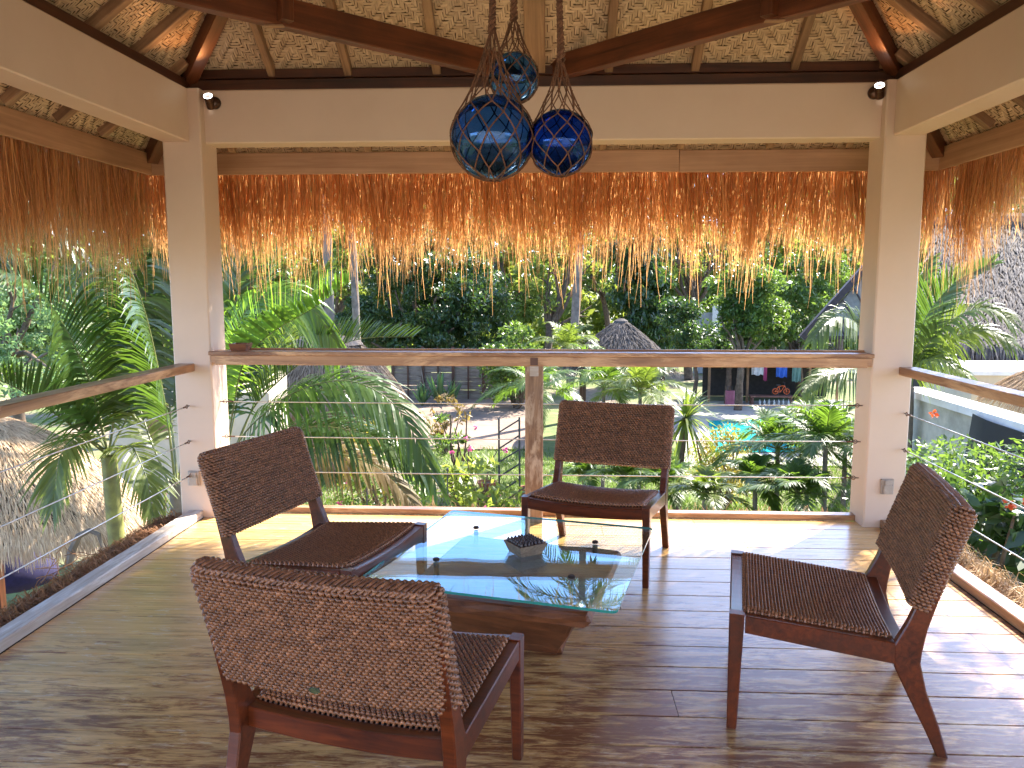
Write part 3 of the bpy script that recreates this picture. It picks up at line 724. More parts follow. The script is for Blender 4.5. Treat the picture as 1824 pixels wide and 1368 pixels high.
def back_weave():
    mb = MB(); nr, nc = 34, 160; l0, l1 = .125, LB-.004; b0 = .034
    s = np.arange(nc*2)/(nc*2)
    per = 4*(A_BACK-b0)+2*math.pi*b0
    P, T = [], []
    for r in range(nr):
        l = l0+(l1-l0)*r/(nr-1); top = max(0, (l-(LB-.028))/.028); bb = b0*math.sqrt(max(0.06, 1-top**2)); 
        d = (s*per) % per; L1 = 2*(A_BACK-b0); arc = math.pi*b0
        x = np.where(d < L1, -(A_BACK-b0)+d, np.where(d < L1+arc, (A_BACK-b0)+bb*np.sin((d-L1)/b0), np.where(d < 2*L1+arc, (A_BACK-b0)-(d-L1-arc), -(A_BACK-b0)-bb*np.sin((d-2*L1-arc)/b0))))
        h = np.where(d < L1, bb, np.where(d < L1+arc, bb*np.cos((d-L1)/b0), np.where(d < 2*L1+arc, -bb, -bb*np.cos((d-2*L1-arc)/b0))))
        nx = np.where((d < L1) | ((d >= L1+arc) & (d < 2*L1+arc)), 0, np.where(d < L1+arc, np.sin((d-L1)/b0), -np.sin((d-2*L1-arc)/b0)))
        nh = np.where(d < L1, 1, np.where(d < L1+arc, np.cos((d-L1)/b0), np.where(d < 2*L1+arc, -1, -np.cos((d-2*L1-arc)/b0))))
        ph = np.arange(nc*2)*math.pi/2+r*math.pi; o = .0034*np.cos(ph)
        wob = .0018*np.sin(ph)+.0008*np.sin(np.arange(nc*2)*.11+r*1.7)+rng.normal(0, .0004, nc*2)
        P.append(back_point(x+nx*o, l+wob, h+nh*o)); T.append(np.clip(rng.normal(.5, .22, nc*2), 0, 1))
    tubes(mb, np.array(P), .0053+.0011*np.cos(np.arange(nc*2)*math.pi/2+np.arange(nr)[:, None]*math.pi), 5, closed=True, ref=(0, pdir[0], pdir[1]), t=np.array(T))
    # rolled cord along the top
    x = np.linspace(-A_BACK+.012, A_BACK-.012, 120)
    for k in range(5):
        a = np.arange(120)*.42+k*1.257; p = back_point(x, LB-.012+.010*np.cos(a), .025*np.sin(a)); tubes(mb, p, .0060, 5, t=np.clip(rng.normal(.55, .2, (1, 120)), 0, 1))
    return mb
def make_chair():
    t = thing('rattan_chair', 'x', 'chair', (0, 0, 0), 'low rattan chairs round the glass table', local=True)
    for s in (-1, 1):
        rear_leg(s).build('leg', M['chairwood'], t); front_leg(s).build('leg', M['chairwood'], t); side_rail(s).build('side_rail', M['chairwood'], t)
    rail_x(YF-.047, YF-.003, ZF-.001, .055, WF/2-.038).build('front_rail', M['chairwood'], t)
    rail_x(-.014, .028, ZRR+.002, .058, WR/2-.037).build('rear_rail', M['chairwood'], t)
    seat_weave().build('woven_seat', M['rattan'], t, smooth=True, kind='stuff')
    back_weave().build('woven_back', M['rattan'], t, smooth=True, kind='stuff')
    mb = MB(); x = np.linspace(-A_BACK+.02, A_BACK-.02, 13); R = []
    for xx in x: R.append([back_point(np.array(xx), l, h) for l, h in ((.13, -.026), (.13, .026), (LB-.016, .022), (LB-.010, 0.0), (LB-.016, -.022))])
    loft(mb, R); mb.build('back_core', M['core'], t)
    mb = MB(); x = np.linspace(-1, 1, 9); R = []
    for xx in x:
        def z(y, f): X = xx*(WR/2-.040); return ZRR+(ZF-ZRR)*f-dip(X)-.003
        R.append([(xx*(WR/2-.040), .03, z(0, 0)-.01), (xx*(WF/2-.040), YF-.048, z(0, 1)-.01), (xx*(WF/2-.040), YF-.048, z(0, 1)), (xx*(WR/2-.040), .03, z(0, 0))])
    loft(mb, R); mb.build('seat_core', M['core'], t)
    return t
proto = make_chair()
chairs = []
for k, (x, y, a, label) in enumerate((
        (-0.527, 1.925, -0.240, 'rattan chair nearest the viewer with its woven back turned to us'),
        (-1.167, 3.344, -1.865, 'rattan chair by the left railing, back partly in front of the left column'),
        (0.325, 4.387, 2.834, 'rattan chair at the back by the middle railing post, facing the viewer'),
        (1.185, 2.756, 1.345, 'rattan chair on the right seen from the side, facing left to the table'))):
    o = proto if k == 0 else copy_tree(proto)
    o.location = (x, y, 0); o.rotation_euler = (0, 0, a); o['label'] = label; chairs.append(o)
# small green maker's plate on the nearest back
mb = MB(); th = np.arange(16)/16*2*math.pi
ctr = back_point(np.array(-0.028), .152, -.040); e1 = np.array([1, 0, 0]); e2 = np.array([0, pdir[0], pdir[1]]); nn = np.array([0, ndir[0], ndir[1]])
loft(mb, [[ctr+.017*math.cos(a)*e1+.009*math.sin(a)*e2 for a in th], [ctr-nn*.004+.015*math.cos(a)*e1+.008*math.sin(a)*e2 for a in th]])
M['plate'] = plain('dull_green_plate', (0.10, 0.115, 0.05), (0.05, 0.06, 0.03), 0.45, 60, 0.1)
mb.build('oval_plate', M['plate'], chairs[0])

# ---- glass table
TC = np.array([-0.131, 3.255]); TA = rad(-14.2); tu = np.array([math.cos(TA), math.sin(TA)]); tv = np.array([-math.sin(TA), math.cos(TA)])
def tp(u, v, z): q = TC+tu*u+tv*v; return (q[0], q[1], z)
table = thing('glass_table', 'low square glass table on a carved dark timber block', 'table', (TC[0], TC[1], 0))
def glass_pane():
    m, nt, p, out = newmat('sky_tinted_table_glass'); g = N(nt); nt.nodes.remove(p)
    geo = g.n('ShaderNodeNewGeometry'); fr = g.n('ShaderNodeFresnel')
    g.l(g.math('MULTIPLY_ADD', geo.outputs['Backfacing'], 1/1.52-1.52, 1.52), fr.inputs['IOR'])
    tr = g.n('ShaderNodeBsdfTransparent'); tr.inputs['Color'].default_value = (0.93, 0.965, 0.95, 1)
    gl = g.n('ShaderNodeBsdfGlossy'); gl.inputs['Roughness'].default_value = 0.0; gl.inputs['Color'].default_value = (0.62, 0.9, 1.0, 1)  # sky blue put into the gloss colour to tint the reflection
    g.l(g.bump(g.noise(g.coord((1, 1, 1)), 5, 1), 0.02, 0.02), gl.inputs['Normal'])
    mx = g.n('ShaderNodeMixShader'); g.l(g.math('MULTIPLY', fr.outputs[0], 1.0), mx.inputs[0]); g.l(tr.outputs[0], mx.inputs[1]); g.l(gl.outputs[0], mx.inputs[2]); g.l(mx.outputs[0], out.inputs['Surface'])
    return m
M['pane'] = glass_pane()
M['paneedge'] = plain('green_glass_edge', (0.03, 0.30, 0.22), (0.02, 0.22, 0.17), 0.08, 30, 0.0, spec=0.8)
HT = 0.50; rc = 0.025; ol = []
for cx_, cy_, a0 in ((HT-rc, -HT+rc, -90), (HT-rc, HT-rc, 0), (-HT+rc, HT-rc, 90), (-HT+rc, -HT+rc, 180)):
    for k in range(6): a = rad(a0+k*18); ol.append((cx_+rc*math.cos(a), cy_+rc*math.sin(a)))
mb = MB(); lo = np.array([tp(u, v, .350) for u, v in ol]); hi = np.array([tp(u, v, .360) for u, v in ol]); K = len(ol)
mb.add(np.concatenate([lo, hi]), [np.array([list(range(K))[::-1]]), np.array([list(range(K, 2*K))])])
mb.build('glass_top', M['pane'], table)
mb = MB(); loft(mb, [lo, hi], cap=False); mb.build('glass_edge', M['paneedge'], table)
# timber block: a thick slab on a tapering foot, split and hewn
def hewn(mb, rings, amp):
    R = np.array(rings, float); R += rng.normal(0, amp, R.shape); return loft(mb, R)
def outline(u0, u1, v0, v1, z, n=6, c=.012):
    p = [(u0+c+(u1-u0-2*c)*k/n, v0) for k in range(n+1)]+[(u1, v0+c+(v1-v0-2*c)*k/n) for k in range(n+1)]+[(u1-c-(u1-u0-2*c)*k/n, v1) for k in range(n+1)]+[(u0, v1-c-(v1-v0-2*c)*k/n) for k in range(n+1)]
    return [tp(u, v, z) for u, v in p]
bu0, bu1, bv0, bv1 = -0.37, 0.385, -0.40, 0.34
mb = MB(); hewn(mb, [outline(bu0+.03, bu1-.05, bv0+.03, bv1-.03, .225), outline(bu0, bu1-.012, bv0+.008, bv1, .236), outline(bu0, bu1, bv0, bv1, .262), outline(bu0, bu1-.008, bv0, bv1, .284), outline(bu0+.006, bu1-.012, bv0+.005, bv1-.005, .290)], .0022)
mb.build('block_top', M['tablewood'], table)
mb = MB(); hewn(mb, [outline(bu0+.11, bu1-.17, bv0+.25, bv1-.12, 0.0), outline(bu0+.10, bu1-.155, bv0+.22, bv1-.11, .04), outline(bu0+.06, bu1-.11, bv0+.12, bv1-.07, .14), outline(bu0+.035, bu1-.075, bv0+.045, bv1-.04, .2245)], .003)
mb.build('block_foot', M['tablewood'], table)
M['standoff'] = plain('dark_standoff_metal', (0.10, 0.08, 0.07), (0.06, 0.05, 0.045), 0.35, 30, 0.0, metal=0.5)
for px, py in ((848, 943), (777, 1000), (1060, 969), (1018, 1031)):
    q = atz(px, py, .355); mb = MB(); lathe(mb, [(.0115, .288), (.0115, .3497)], 14, (q[0], q[1], 0)); so_ = mb.build('standoff', M['standoff'], table)
    mb = MB(); lathe(mb, [(.0135, .3602), (.0135, .367), (.011, .3695)], 14, (q[0], q[1], 0)); mb.build('cap', M['core'], so_)

# ---- peg-filled wooden tray on the glass
tc = np.array([-0.105, 3.245]); ta = rad(34); ca, sa = math.cos(ta), math.sin(ta)
def kp(u, v, z): return (tc[0]+ca*u-sa*v, tc[1]+sa*u+ca*v, z)
tray = thing('peg_tray', 'small square wooden tray packed with dark pointed pegs on the glass table', 'tray', (tc[0], tc[1], .36))
M['traywood'] = wood('grey_brown_tray_wood', (0.14, 0.095, 0.06), (0.32, 0.24, 0.16), 0.6, 8, 60, 0.2)
def sq(h, z): return [kp(-h, -h, z), kp(h, -h, z), kp(h, h, z), kp(-h, h, z)]
mb = MB(); loft(mb, [sq(.050, .3604), sq(.068, .408)], cap=False); loft(mb, [sq(.068, .408), sq(.062, .408), sq(.058, .394)], cap=False); mb.add(sq(.0585, .396), np.array([[0, 1, 2, 3]])); mb.add(sq(.050, .3604), np.array([[3, 2, 1, 0]]))
mb.build('box', M['traywood'], tray)
M['peg'] = plain('dark_peg', (0.055, 0.022, 0.016), (0.03, 0.014, 0.01), 0.35, 40, 0.0)
M['pegtip'] = plain('reddish_peg_tip', (0.17, 0.06, 0.04), None, 0.4, 40, 0.0)
pm = None
for i in range(7):
    for j in range(7):
        u, v = (i-3)*.0172, (j-3)*.0172
        if pm is None:
            mb = MB(); lathe(mb, [(.0074, 0), (.0074, .014), (.0055, .021), (.0012, .027)], 8); pm = mb.mesh('peg', M['peg']); 
        o = bpy.data.objects.new('peg', pm); COL.objects.link(o); o.parent = tray; o.matrix_parent_inverse = Matrix.Translation(-tray.location)
        o.location = Vector(kp(u, v, .3965)); o.rotation_euler = (random.uniform(-.1, .1), random.uniform(-.1, .1), 0)

# ---- small bowl on the back rail
q = at(430, 628, 4.93); bx0 = q[0]
bowl = thing('rail_bowl', 'small brown square wooden bowl on the left end of the back rail', 'bowl', (bx0, 4.925, 1.067))
def sqr(h, z): return [(bx0-h, 4.925-h, z), (bx0+h, 4.925-h, z), (bx0+h, 4.925+h, z), (bx0-h, 4.925+h, z)]
mb = MB(); loft(mb, [sqr(.045, 1.0678), sqr(.057, 1.112), sqr(.050, 1.112), sqr(.040, 1.080)]); mb.build('bowl_body', M['tablewood'], bowl)

# ================================================================== GARDEN
ZG = -3.7
def gp(px, py): return atz(px, py, ZG)
def structure(name, mb, m, smooth=False): o = mb.build(name, m, None, smooth); o['kind'] = 'structure'; return o

def ground_material():
    m, nt, p, _ = newmat('garden_ground'); g = N(nt)
    a = g.noise(g.coord((.12, .12, .12)), 1.6, 5, 0.65); b = g.noise(g.coord((1, 1, 1)), 2.5, 6, 0.7)
    grass = g.ramp(b, [(.3, (.055, .085, .02)), (.7, (.16, .19, .05))]); dirt = g.ramp(b, [(.3, (.15, .10, .07)), (.7, (.32, .24, .17))])
    g.l(g.mix(g.ramp(a, [(.47, 0), (.6, 1)]), grass, dirt), p.inputs['Base Color']); p.inputs['Roughness'].default_value = .95
    g.l(g.bump(b, .6, .05), p.inputs['Normal']); return m
M['ground'] = ground_material()
mb = MB(); n = 40; xs = np.concatenate([np.linspace(-900, -60, 6), np.linspace(-50, 50, n), np.linspace(60, 900, 6)]); ys = np.concatenate([np.linspace(-300, -10, 4), np.linspace(0, 80, n), np.linspace(90, 1500, 6)])
X, Y = np.meshgrid(xs, ys); Z = ZG-0.02+0.02*np.sin(X*.7)*np.sin(Y*.5)
nx = len(xs); i = np.arange(len(ys)-1)[:, None]*nx+np.arange(nx-1)[None, :]
mb.add(np.stack([X, Y, Z], -1).reshape(-1, 3), np.stack([i, i+1, i+nx+1, i+nx], -1).reshape(-1, 4)); structure('ground', mb, M['ground'], True)
def sheet(name, pix, z, m):
    pts = np.array([[*atz(px, py, z)[:2], z] for px, py in pix]); mb = MB(); mb.add(pts, np.array([list(range(len(pts)))])); return structure(name, mb, m)
M['dirt'] = plain('swept_dirt', (.26, .185, .135), (.15, .10, .075), .95, 1.2, .4, dist=.03)
M['stone'] = plain('pale_paving', (.40, .36, .31), (.27, .24, .21), .8, 1.5, .3, dist=.02)
M['water'] = plain('turquoise_pool_water', (.02, .42, .40), (.015, .36, .36), .06, 1.2, .15, dist=.02)
sheet('courtyard', [(690, 800), (720, 708), (945, 706), (960, 800)], ZG+.03, M['dirt'])
sheet('patio', [(1215, 830), (1190, 716), (1500, 712), (1560, 830)], ZG+.03, M['stone'])
sheet('pool_water', [(1268, 805), (1262, 749), (1420, 746), (1440, 805)], ZG+.055, M['water'])

# ---- leaves and plants
def leaf_cloud(mb, C, R, n, size, r, out=.5, droop=.25, asp=.4, tv=.2):
    """n leaf-sized faces spread through clumps with centres C (K,3) and radii R (K,3)"""
    K = len(C); k = r.integers(0, K, n); d = unit(r.normal(size=(n, 3))); f = r.random(n)**.38
    P = C[k]+d*R[k]*f[:, None]
    ax = unit(d*out+r.normal(size=(n, 3))*.6+np.array([0, 0, -droop])); nm = unit(np.array([0, 0, .9])+r.normal(size=(n, 3))*.7+d*.3)
    sd = unit(np.cross(ax, nm)); L = size*r.uniform(.6, 1.3, n)[:, None]; nm = np.cross(sd, ax)
    V = np.stack([P-ax*L*.5, P+sd*L*asp*.5-nm*L*.06, P+ax*L*.5-nm*L*.10, P-sd*L*asp*.5-nm*L*.06], 1)
    ct = r.normal(0, tv*.7, K)
    t = np.clip(.5+ct[k]+r.normal(0, tv, n), 0, 1)
    mb.add(V.reshape(-1, 3), np.arange(n*4).reshape(n, 4), np.repeat(t, 4)); return mb
def clumps(c, rad3, n, cr, r, shell=.45):
    d = unit(r.normal(size=(n, 3))); f = shell+(1-shell)*r.random(n)**.6
    C = np.array(c)+d*np.array(rad3)*f[:, None]
    R = (cr*r.uniform(.55, 1.35, (n, 1)))*np.array([1.15, 1.15, .75]); return C, R
def limb(a, b, r, bend=.12, n=7):
    a, b = np.array(a, float), np.array(b, float); t = np.linspace(0, 1, n)[:, None]; L = np.linalg.norm(b-a)
    o = r.normal(0, bend*L, 3); o2 = r.normal(0, bend*L*.5, 3)
    return a+(b-a)*t+o*(t*(1-t))*1.6+o2*np.sin(t*math.pi*2)*.5
def tree(name, label, cat, base, crowns, nleaf, size, leafm, trunk_r=.16, bark='bark', seed=1, group=None, ncl=40, cr=.6, fork=.45, limbs=7, parts=True, tv=.2, droop=.25):
    r = np.random.default_rng(seed); base = np.array(base, float)
    t = thing(name, label, cat, base, group)
    cc = np.mean([c for c, _ in crowns], 0); fk = base+(cc-base)*fork+np.array([r.normal(0, .15), r.normal(0, .15), 0])
    mb = MB(); p = limb(base, fk, r, .06); tubes(mb, p, np.linspace(trunk_r*1.2, trunk_r*.8, len(p)), 8, ref=(1, .2, .1))
    for k in range(limbs):
        c, rd = crowns[k % len(crowns)]; e = np.array(c)+unit(r.normal(size=3))*np.array(rd)*.75; p = limb(fk, e, r, .12); tubes(mb, p, np.linspace(trunk_r*.62, trunk_r*.12, len(p)), 6, ref=(1, .2, .1))
        for q in range(2):
            s0 = p[3+q]; e2 = s0+unit(r.normal(size=3)+np.array([0, 0, .5]))*np.mean(rd)*.5; p2 = limb(s0, e2, r, .12, 5); tubes(mb, p2, np.linspace(trunk_r*.3, trunk_r*.06, len(p2)), 5, ref=(1, .2, .1))
    mb.build('trunk', M[bark], t, smooth=True)
    mb = MB(); tot = sum(np.prod(rd) for _, rd in crowns)
    for c, rd in crowns:
        f = np.prod(rd)/tot; C, R = clumps(c, rd, max(4, int(ncl*f)), cr, r); leaf_cloud(mb, C, R, int(nleaf*f), size, r, droop=droop, tv=tv)
    mb.build('crown', M[leafm], t); return t
def bush(name, label, cat, base, h, w, nleaf, size, leafm, seed=1, group=None, ncl=14, flowers=None, asp=.4, droop=.1, stems=7, cr=.3):
    r = np.random.default_rng(seed); base = np.array(base, float); t = thing(name, label, cat, base, group)
    mb = MB()
    for k in range(stems):
        e = base+np.array([r.normal(0, w*.3), r.normal(0, w*.3), h*r.uniform(.5, .9)]); tubes(mb, limb(base+r.normal(0, .06, 3)*np.array([1, 1, 0]), e, r, .1, 6), np.linspace(.02, .006, 6)*max(.6, h), 5, ref=(1, .2, .1))
    mb.build('stems', M['bark'], t, kind='stuff')
    c = base+np.array([0, 0, h*.55]); C, R = clumps(c, (w*.5, w*.5, h*.42), ncl, cr*w, r, .35); mb = MB(); leaf_cloud(mb, C, R, nleaf, size, r, out=.8, droop=droop, asp=asp)
    mb.build('foliage', M[leafm], t)
    if flowers:
        fm, fn, fs, fx = flowers
        for k in range(fn):
            d = unit(r.normal(size=3)+np.array([fx, -.9, .6])); p = c+d*np.array([w*.55, w*.55, h*.5]); mb = MB()
            leaf_cloud(mb, p[None], np.full((1, 3), fs), 14, fs*1.1, r, out=1, droop=0, asp=.8); mb.build('flower', M[fm], t)
    return t

def frond_mesh(path, L, w, n, droop, lift, r, a0=68, a1=22, start=.14, rr=.013, up=(0, 0, 1), both=True):
    """one palm leaf in path order: returns the stalk and the leaflets"""
    P0 = np.array(path, float); s = np.concatenate([[0], np.cumsum(np.linalg.norm(np.diff(P0, axis=0), axis=1))]); s /= s[-1]
    tt = np.linspace(0, 1, 26)
    P = np.stack([np.interp(tt, s, P0[:, k]) for k in range(3)], 1)
    for _ in range(4): P[1:-1] = (P[:-2]+2*P[1:-1]+P[2:])/4
    stalk = MB(); tubes(stalk, P, np.linspace(rr, rr*.2, 26), 5, ref=up)
    T = unit(np.gradient(P, axis=0)); lf = MB()
    ts = np.linspace(start, .995, n); 
    for sgn in (-1, 1):
        t_ = np.clip(ts+r.normal(0, .004, n), 0, 1); b = np.stack([np.interp(t_, tt, P[:, k]) for k in range(3)], 1); T_ = unit(np.stack([np.interp(t_, tt, T[:, k]) for k in range(3)], 1))
        upv = np.array(up, float); S_ = unit(np.cross(T_, upv)); U_ = np.cross(S_, T_)
        a = np.radians(a0+(a1-a0)*t_+r.normal(0, 1.6, n))[:, None]
        q = (t_-start)/(1-start); ln = L*(.50+.50*np.sin(np.clip(q*1.15+.12, 0, 1)*math.pi))*np.where(q > .9, .75, 1)*r.uniform(.88, 1.08, n); ln = ln[:, None]
        D = unit(np.cos(a)*T_+np.sin(a)*(sgn*S_)+lift*U_)
        st = np.array([0, .25, .55, .8, 1.0]); dr = droop*r.uniform(.6, 1.4, (n, 1))
        Q = b[:, None]+D[:, None]*(ln*st)[..., None]; Q[..., 2] -= dr*ln*st**2.1
        sd = unit(np.cross(D, U_)+.12*r.normal(size=(n, 3)))
        lf_w = w*np.array([.5, 1, .92, .6, .06]); ribbons(lf, Q, lf_w[None]*r.uniform(.8, 1.2, (n, 1)), sd, np.clip(r.normal(.5, .22, n), 0, 1))
    return stalk, lf
def frond(parent, path, L=.5, w=.035, n=46, droop=.35, lift=.25, m='palm', seed=0, **k):
    r = np.random.default_rng(seed); st, lf = frond_mesh(path, L, w, n, droop, lift, r, **k)
    o = lf.build('frond', M[m], parent); s_ = st.build('stalk', M['rachis'], o, smooth=True); return o
def arc(c, az, el, L, g, n=9):
    t = np.linspace(0, 1, n)[:, None]; d = np.array([math.cos(az)*math.cos(el), math.sin(az)*math.cos(el), math.sin(el)])
    return np.array(c)+d*L*t+np.array([0, 0, -1])*g*L*t**2.2
def palm(name, label, base, crown, nf, L, leafL, seed, m='palm', group=None, trunk_r=.06, trunk='shaft', el=(10, 75), g=.45, w=.035, n=34, droop=.35, cat='palm', extra=(), rr=.012, lift=.25, tr_taper=.75):
    r = np.random.default_rng(seed); base, crown = np.array(base, float), np.array(crown, float)
    t = thing(name, label, cat, base, group)
    if trunk_r:
        mb = MB(); tt = np.linspace(0, 1, 24)[:, None]; p = base+(crown-base)*tt+np.array([.06, .03, 0])*np.sin(tt*3)*np.linalg.norm(crown-base)*.12
        ringy = 1+.05*(np.arange(24) % 2); tubes(mb, p, np.linspace(trunk_r, trunk_r*tr_taper, 24)*ringy, 10, ref=(1, .2, .1)); mb.build('trunk', M[trunk], t, smooth=True)
    mesh_n = 0
    for k in range(nf):
        az = k*2.399+r.normal(0, .15); e = rad(el[0]+(el[1]-el[0])*((k+.5)/nf)); l = L*r.uniform(.85, 1.1)
        frond(t, arc(crown, az, e, l, g*r.uniform(.75, 1.25)), leafL, w, n, droop, lift, m, seed*50+k, rr=rr)
    for k, (pts, kw) in enumerate(extra): frond(t, pts, **{**dict(L=leafL, w=w, n=n, droop=droop, m=m, seed=seed*77+k, rr=rr, lift=lift), **kw})
    return t

# thatched surfaces: strands that lie down the slope over a solid shell
def thatch_shell(parent, surf, nu, nv, n, L, m, seed, hang=.25, w=.012, lift=.03, back='thatchback', closed=False):
    """surf(u, v) -> points; v runs down the slope from 0 (ridge) to 1 (eave)"""
    r = np.random.default_rng(seed)
    u = np.linspace(0, 1, nu); v = np.linspace(0, 1, nv); U, V = np.meshgrid(u, v); P = surf(U, V); mb = MB(); i = np.arange(nv-1)[:, None]*nu+np.arange(nu-1)[None, :]
    mb.add(P.reshape(-1, 3), np.stack([i, i+1, i+nu+1, i+nu], -1).reshape(-1, 4)); mb.build('thatch_base', M[back], parent, smooth=True)
    uu = r.random(n); vv = np.where(r.random(n) < .22, r.uniform(.9, 1.0, n), r.random(n)**.8); e = .004
    p = surf(uu, vv); dv = unit(surf(uu, np.minimum(vv+e, 1.0)+0*vv)-surf(uu, np.minimum(vv+e, 1.0)-e)); du = unit(surf(np.minimum(uu+e, 1), vv)-surf(np.minimum(uu+e, 1)-e, vv)); nm = np.cross(du, dv); nm = nm*np.sign(nm[:, 2:]+1e-9)
    ln = (L*r.uniform(.5, 1.2, n)); over = np.clip(vv+.12-1, 0, 1)/.12
    d = unit(dv+du*r.normal(0, .16, (n, 1)))
    st = np.array([0, .35, .7, 1.0]); Q = p[:, None]+nm[:, None]*(lift*r.uniform(.2, 1.2, (n, 1))*np.array([.3, 1, 1.1, .9]))[..., None]+d[:, None]*(ln[:, None]*st)[..., None]
    Q[..., 2] -= (over*hang*r.uniform(.3, 1.2, n))[:, None]*st**1.8
    mb = MB(); ribbons(mb, Q, w*r.uniform(.6, 1.3, (n, 1))*np.array([.8, 1, .9, .3]), unit(du+nm*r.normal(0, .3, (n, 1))), np.clip(r.normal(.5, .25, n), 0, 1))
    mb.build('thatch', M[m], parent, kind='stuff')

# ---- far wood and the big garden trees
mb = MB(); r = np.random.default_rng(5)
C, R = [], []
for px in np.arange(-600, 2500, 22):
    Yd = r.uniform(58, 76); topy = 285+24*math.sin(px/140)+20*math.sin(px/47)+r.normal(0, 14)
    if 1180 < px < 1290 or 1640 < px < 1760: topy += 45
    for py in np.arange(topy, 690, 25): C.append(at(px+r.normal(0, 12), py+r.normal(0, 6), Yd+r.normal(0, 3))); R.append(np.array([1.15, 1.1, .85])*r.uniform(.7, 1.5))
leaf_cloud(mb, np.array(C), np.array(R), 270000, .72, r, asp=.5, tv=.26); fw = mb.build('far_wood', M['leaflight']); fw['kind'] = 'stuff'  # light leaf colour also stands in for sunlit haze
def cr_at(px, py, Y, wpx, hpx, dep=None): q = at(px, py, Y); k = Y/FPX; return (q, (wpx*k, (dep or wpx)*k, hpx*k))
def base_at(px, Y): q = at(px, 700, Y); return (q[0], Y, ZG)
TG = 'broadleaf trees across the garden'
tree('mango_tree', 'big dark green mango tree behind the rail, left of the middle post', 'tree', base_at(760, 38), [cr_at(690, 545, 38, 75, 75), cr_at(790, 520, 38, 100, 90), cr_at(865, 560, 38, 60, 75), cr_at(740, 450, 39, 90, 50), cr_at(640, 590, 37, 50, 45), cr_at(720, 600, 37, 60, 40), cr_at(810, 600, 37, 70, 40)], 44000, .24, 'leafdark', .30, seed=21, group=TG, ncl=210, cr=.62, limbs=9)
tree('forked_tree', 'slender light green tree with forked bare trunk left of the straw hut', 'tree', base_at(975, 41), [cr_at(1000, 420, 42, 75, 50), cr_at(950, 500, 42, 45, 70), cr_at(1040, 500, 43, 50, 70), cr_at(1010, 360, 43, 90, 40)], 9000, .24, 'leaflight', .22, seed=22, group=TG, ncl=70, cr=.55, fork=.40, limbs=9)
tree('drooping_tree', 'tall dark tree with drooping leaves directly above the small straw hut', 'tree', base_at(1140, 40), [cr_at(1140, 520, 40, 52, 70), cr_at(1130, 440, 40, 55, 60), cr_at(1160, 590, 40, 40, 40)], 12000, .32, 'leafdark', .2, seed=23, group=TG, ncl=90, cr=.55, droop=.9, limbs=7)
tree('thin_tree', 'thin brown branched tree with little foliage right of the drooping tree', 'tree', base_at(1226, 44), [cr_at(1230, 440, 44, 75, 60), cr_at(1270, 390, 45, 60, 45), cr_at(1190, 410, 45, 50, 45)], 4200, .24, 'leaflight', .22, seed=24, group=TG, ncl=44, cr=.5, fork=.5, limbs=13)
tree('young_mango_tree', 'round light green tree with two trunks in front of the grey block wall', 'tree', base_at(1315, 33), [cr_at(1300, 520, 33, 35, 35), cr_at(1345, 490, 33, 42, 32), cr_at(1350, 560, 33, 52, 38), cr_at(1300, 575, 33, 28, 26)], 12000, .22, 'leafmid', .15, seed=25, group=TG, ncl=90, cr=.42, limbs=8)
tree('shrubby_tree', 'dense mid green tree left of the dark slanted roof', 'tree', base_at(1425, 37), [cr_at(1420, 540, 37, 55, 50), cr_at(1455, 480, 38, 55, 45), cr_at(1400, 590, 36, 55, 28)], 9000, .24, 'leafmid', .18, seed=26, group=TG, ncl=70, cr=.55)
tree('yellow_green_tree', 'bright yellow green tree behind the left coconut trunks', 'tree', base_at(600, 46), [cr_at(590, 470, 46, 75, 60), cr_at(530, 440, 46, 70, 50), cr_at(640, 430, 47, 55, 45)], 9000, .28, 'leaflight', .22, seed=27, group=TG, ncl=70, cr=.7)
tree('shade_tree', 'tall mid green tree seen through the fringe above the left palm', 'tree', base_at(460, 36), [cr_at(460, 450, 36, 80, 60), cr_at(400, 520, 36, 60, 70), cr_at(520, 560, 35, 60, 50), cr_at(440, 300, 37, 100, 80), cr_at(420, 160, 38, 100, 80)], 20000, .28, 'leafmid', .2, seed=28, group=TG, ncl=150, cr=.75)
tree('blue_green_tree', 'hazy blue green tree at the far left above the hut roof', 'tree', base_at(40, 21), [cr_at(40, 560, 21, 85, 75), cr_at(-40, 480, 21, 90, 70), cr_at(70, 660, 20, 85, 50), cr_at(-60, 650, 20, 90, 60), cr_at(0, 330, 22, 120, 90), cr_at(-160, 250, 22, 150, 110), cr_at(90, 200, 23, 120, 90), cr_at(-40, 60, 23, 170, 90)], 42000, .17, 'leafblue', .16, seed=29, group=TG, ncl=260, cr=.45)
tree('bright_tree', 'bright green tree between the left column and the far left tree', 'tree', base_at(200, 26), [cr_at(190, 520, 26, 85, 65), cr_at(250, 470, 27, 70, 50), cr_at(150, 620, 25, 70, 45), cr_at(260, 610, 26, 50, 40), cr_at(240, 330, 27, 110, 80), cr_at(300, 190, 28, 120, 80), cr_at(210, 60, 28, 120, 80)], 34000, .20, 'leaflight', .18, seed=30, group=TG, ncl=220, cr=.52)
tree('roadside_tree', 'dark tree behind the grey thatched house roof on the right', 'tree', base_at(1790, 34), [cr_at(1800, 400, 34, 85, 40), cr_at(1880, 380, 34, 80, 50), cr_at(1650, 440, 35, 45, 50)], 9000, .22, 'leafmid', .2, seed=31, group=TG, ncl=70, cr=.55)
tree('hedge_tree', 'low dark bushy tree below the grey block wall', 'tree', base_at(1240, 35), [cr_at(1245, 600, 35, 50, 22), cr_at(1210, 560, 36, 32, 35)], 6000, .2, 'leafdark', .1, seed=32, group=TG, ncl=50, cr=.42)
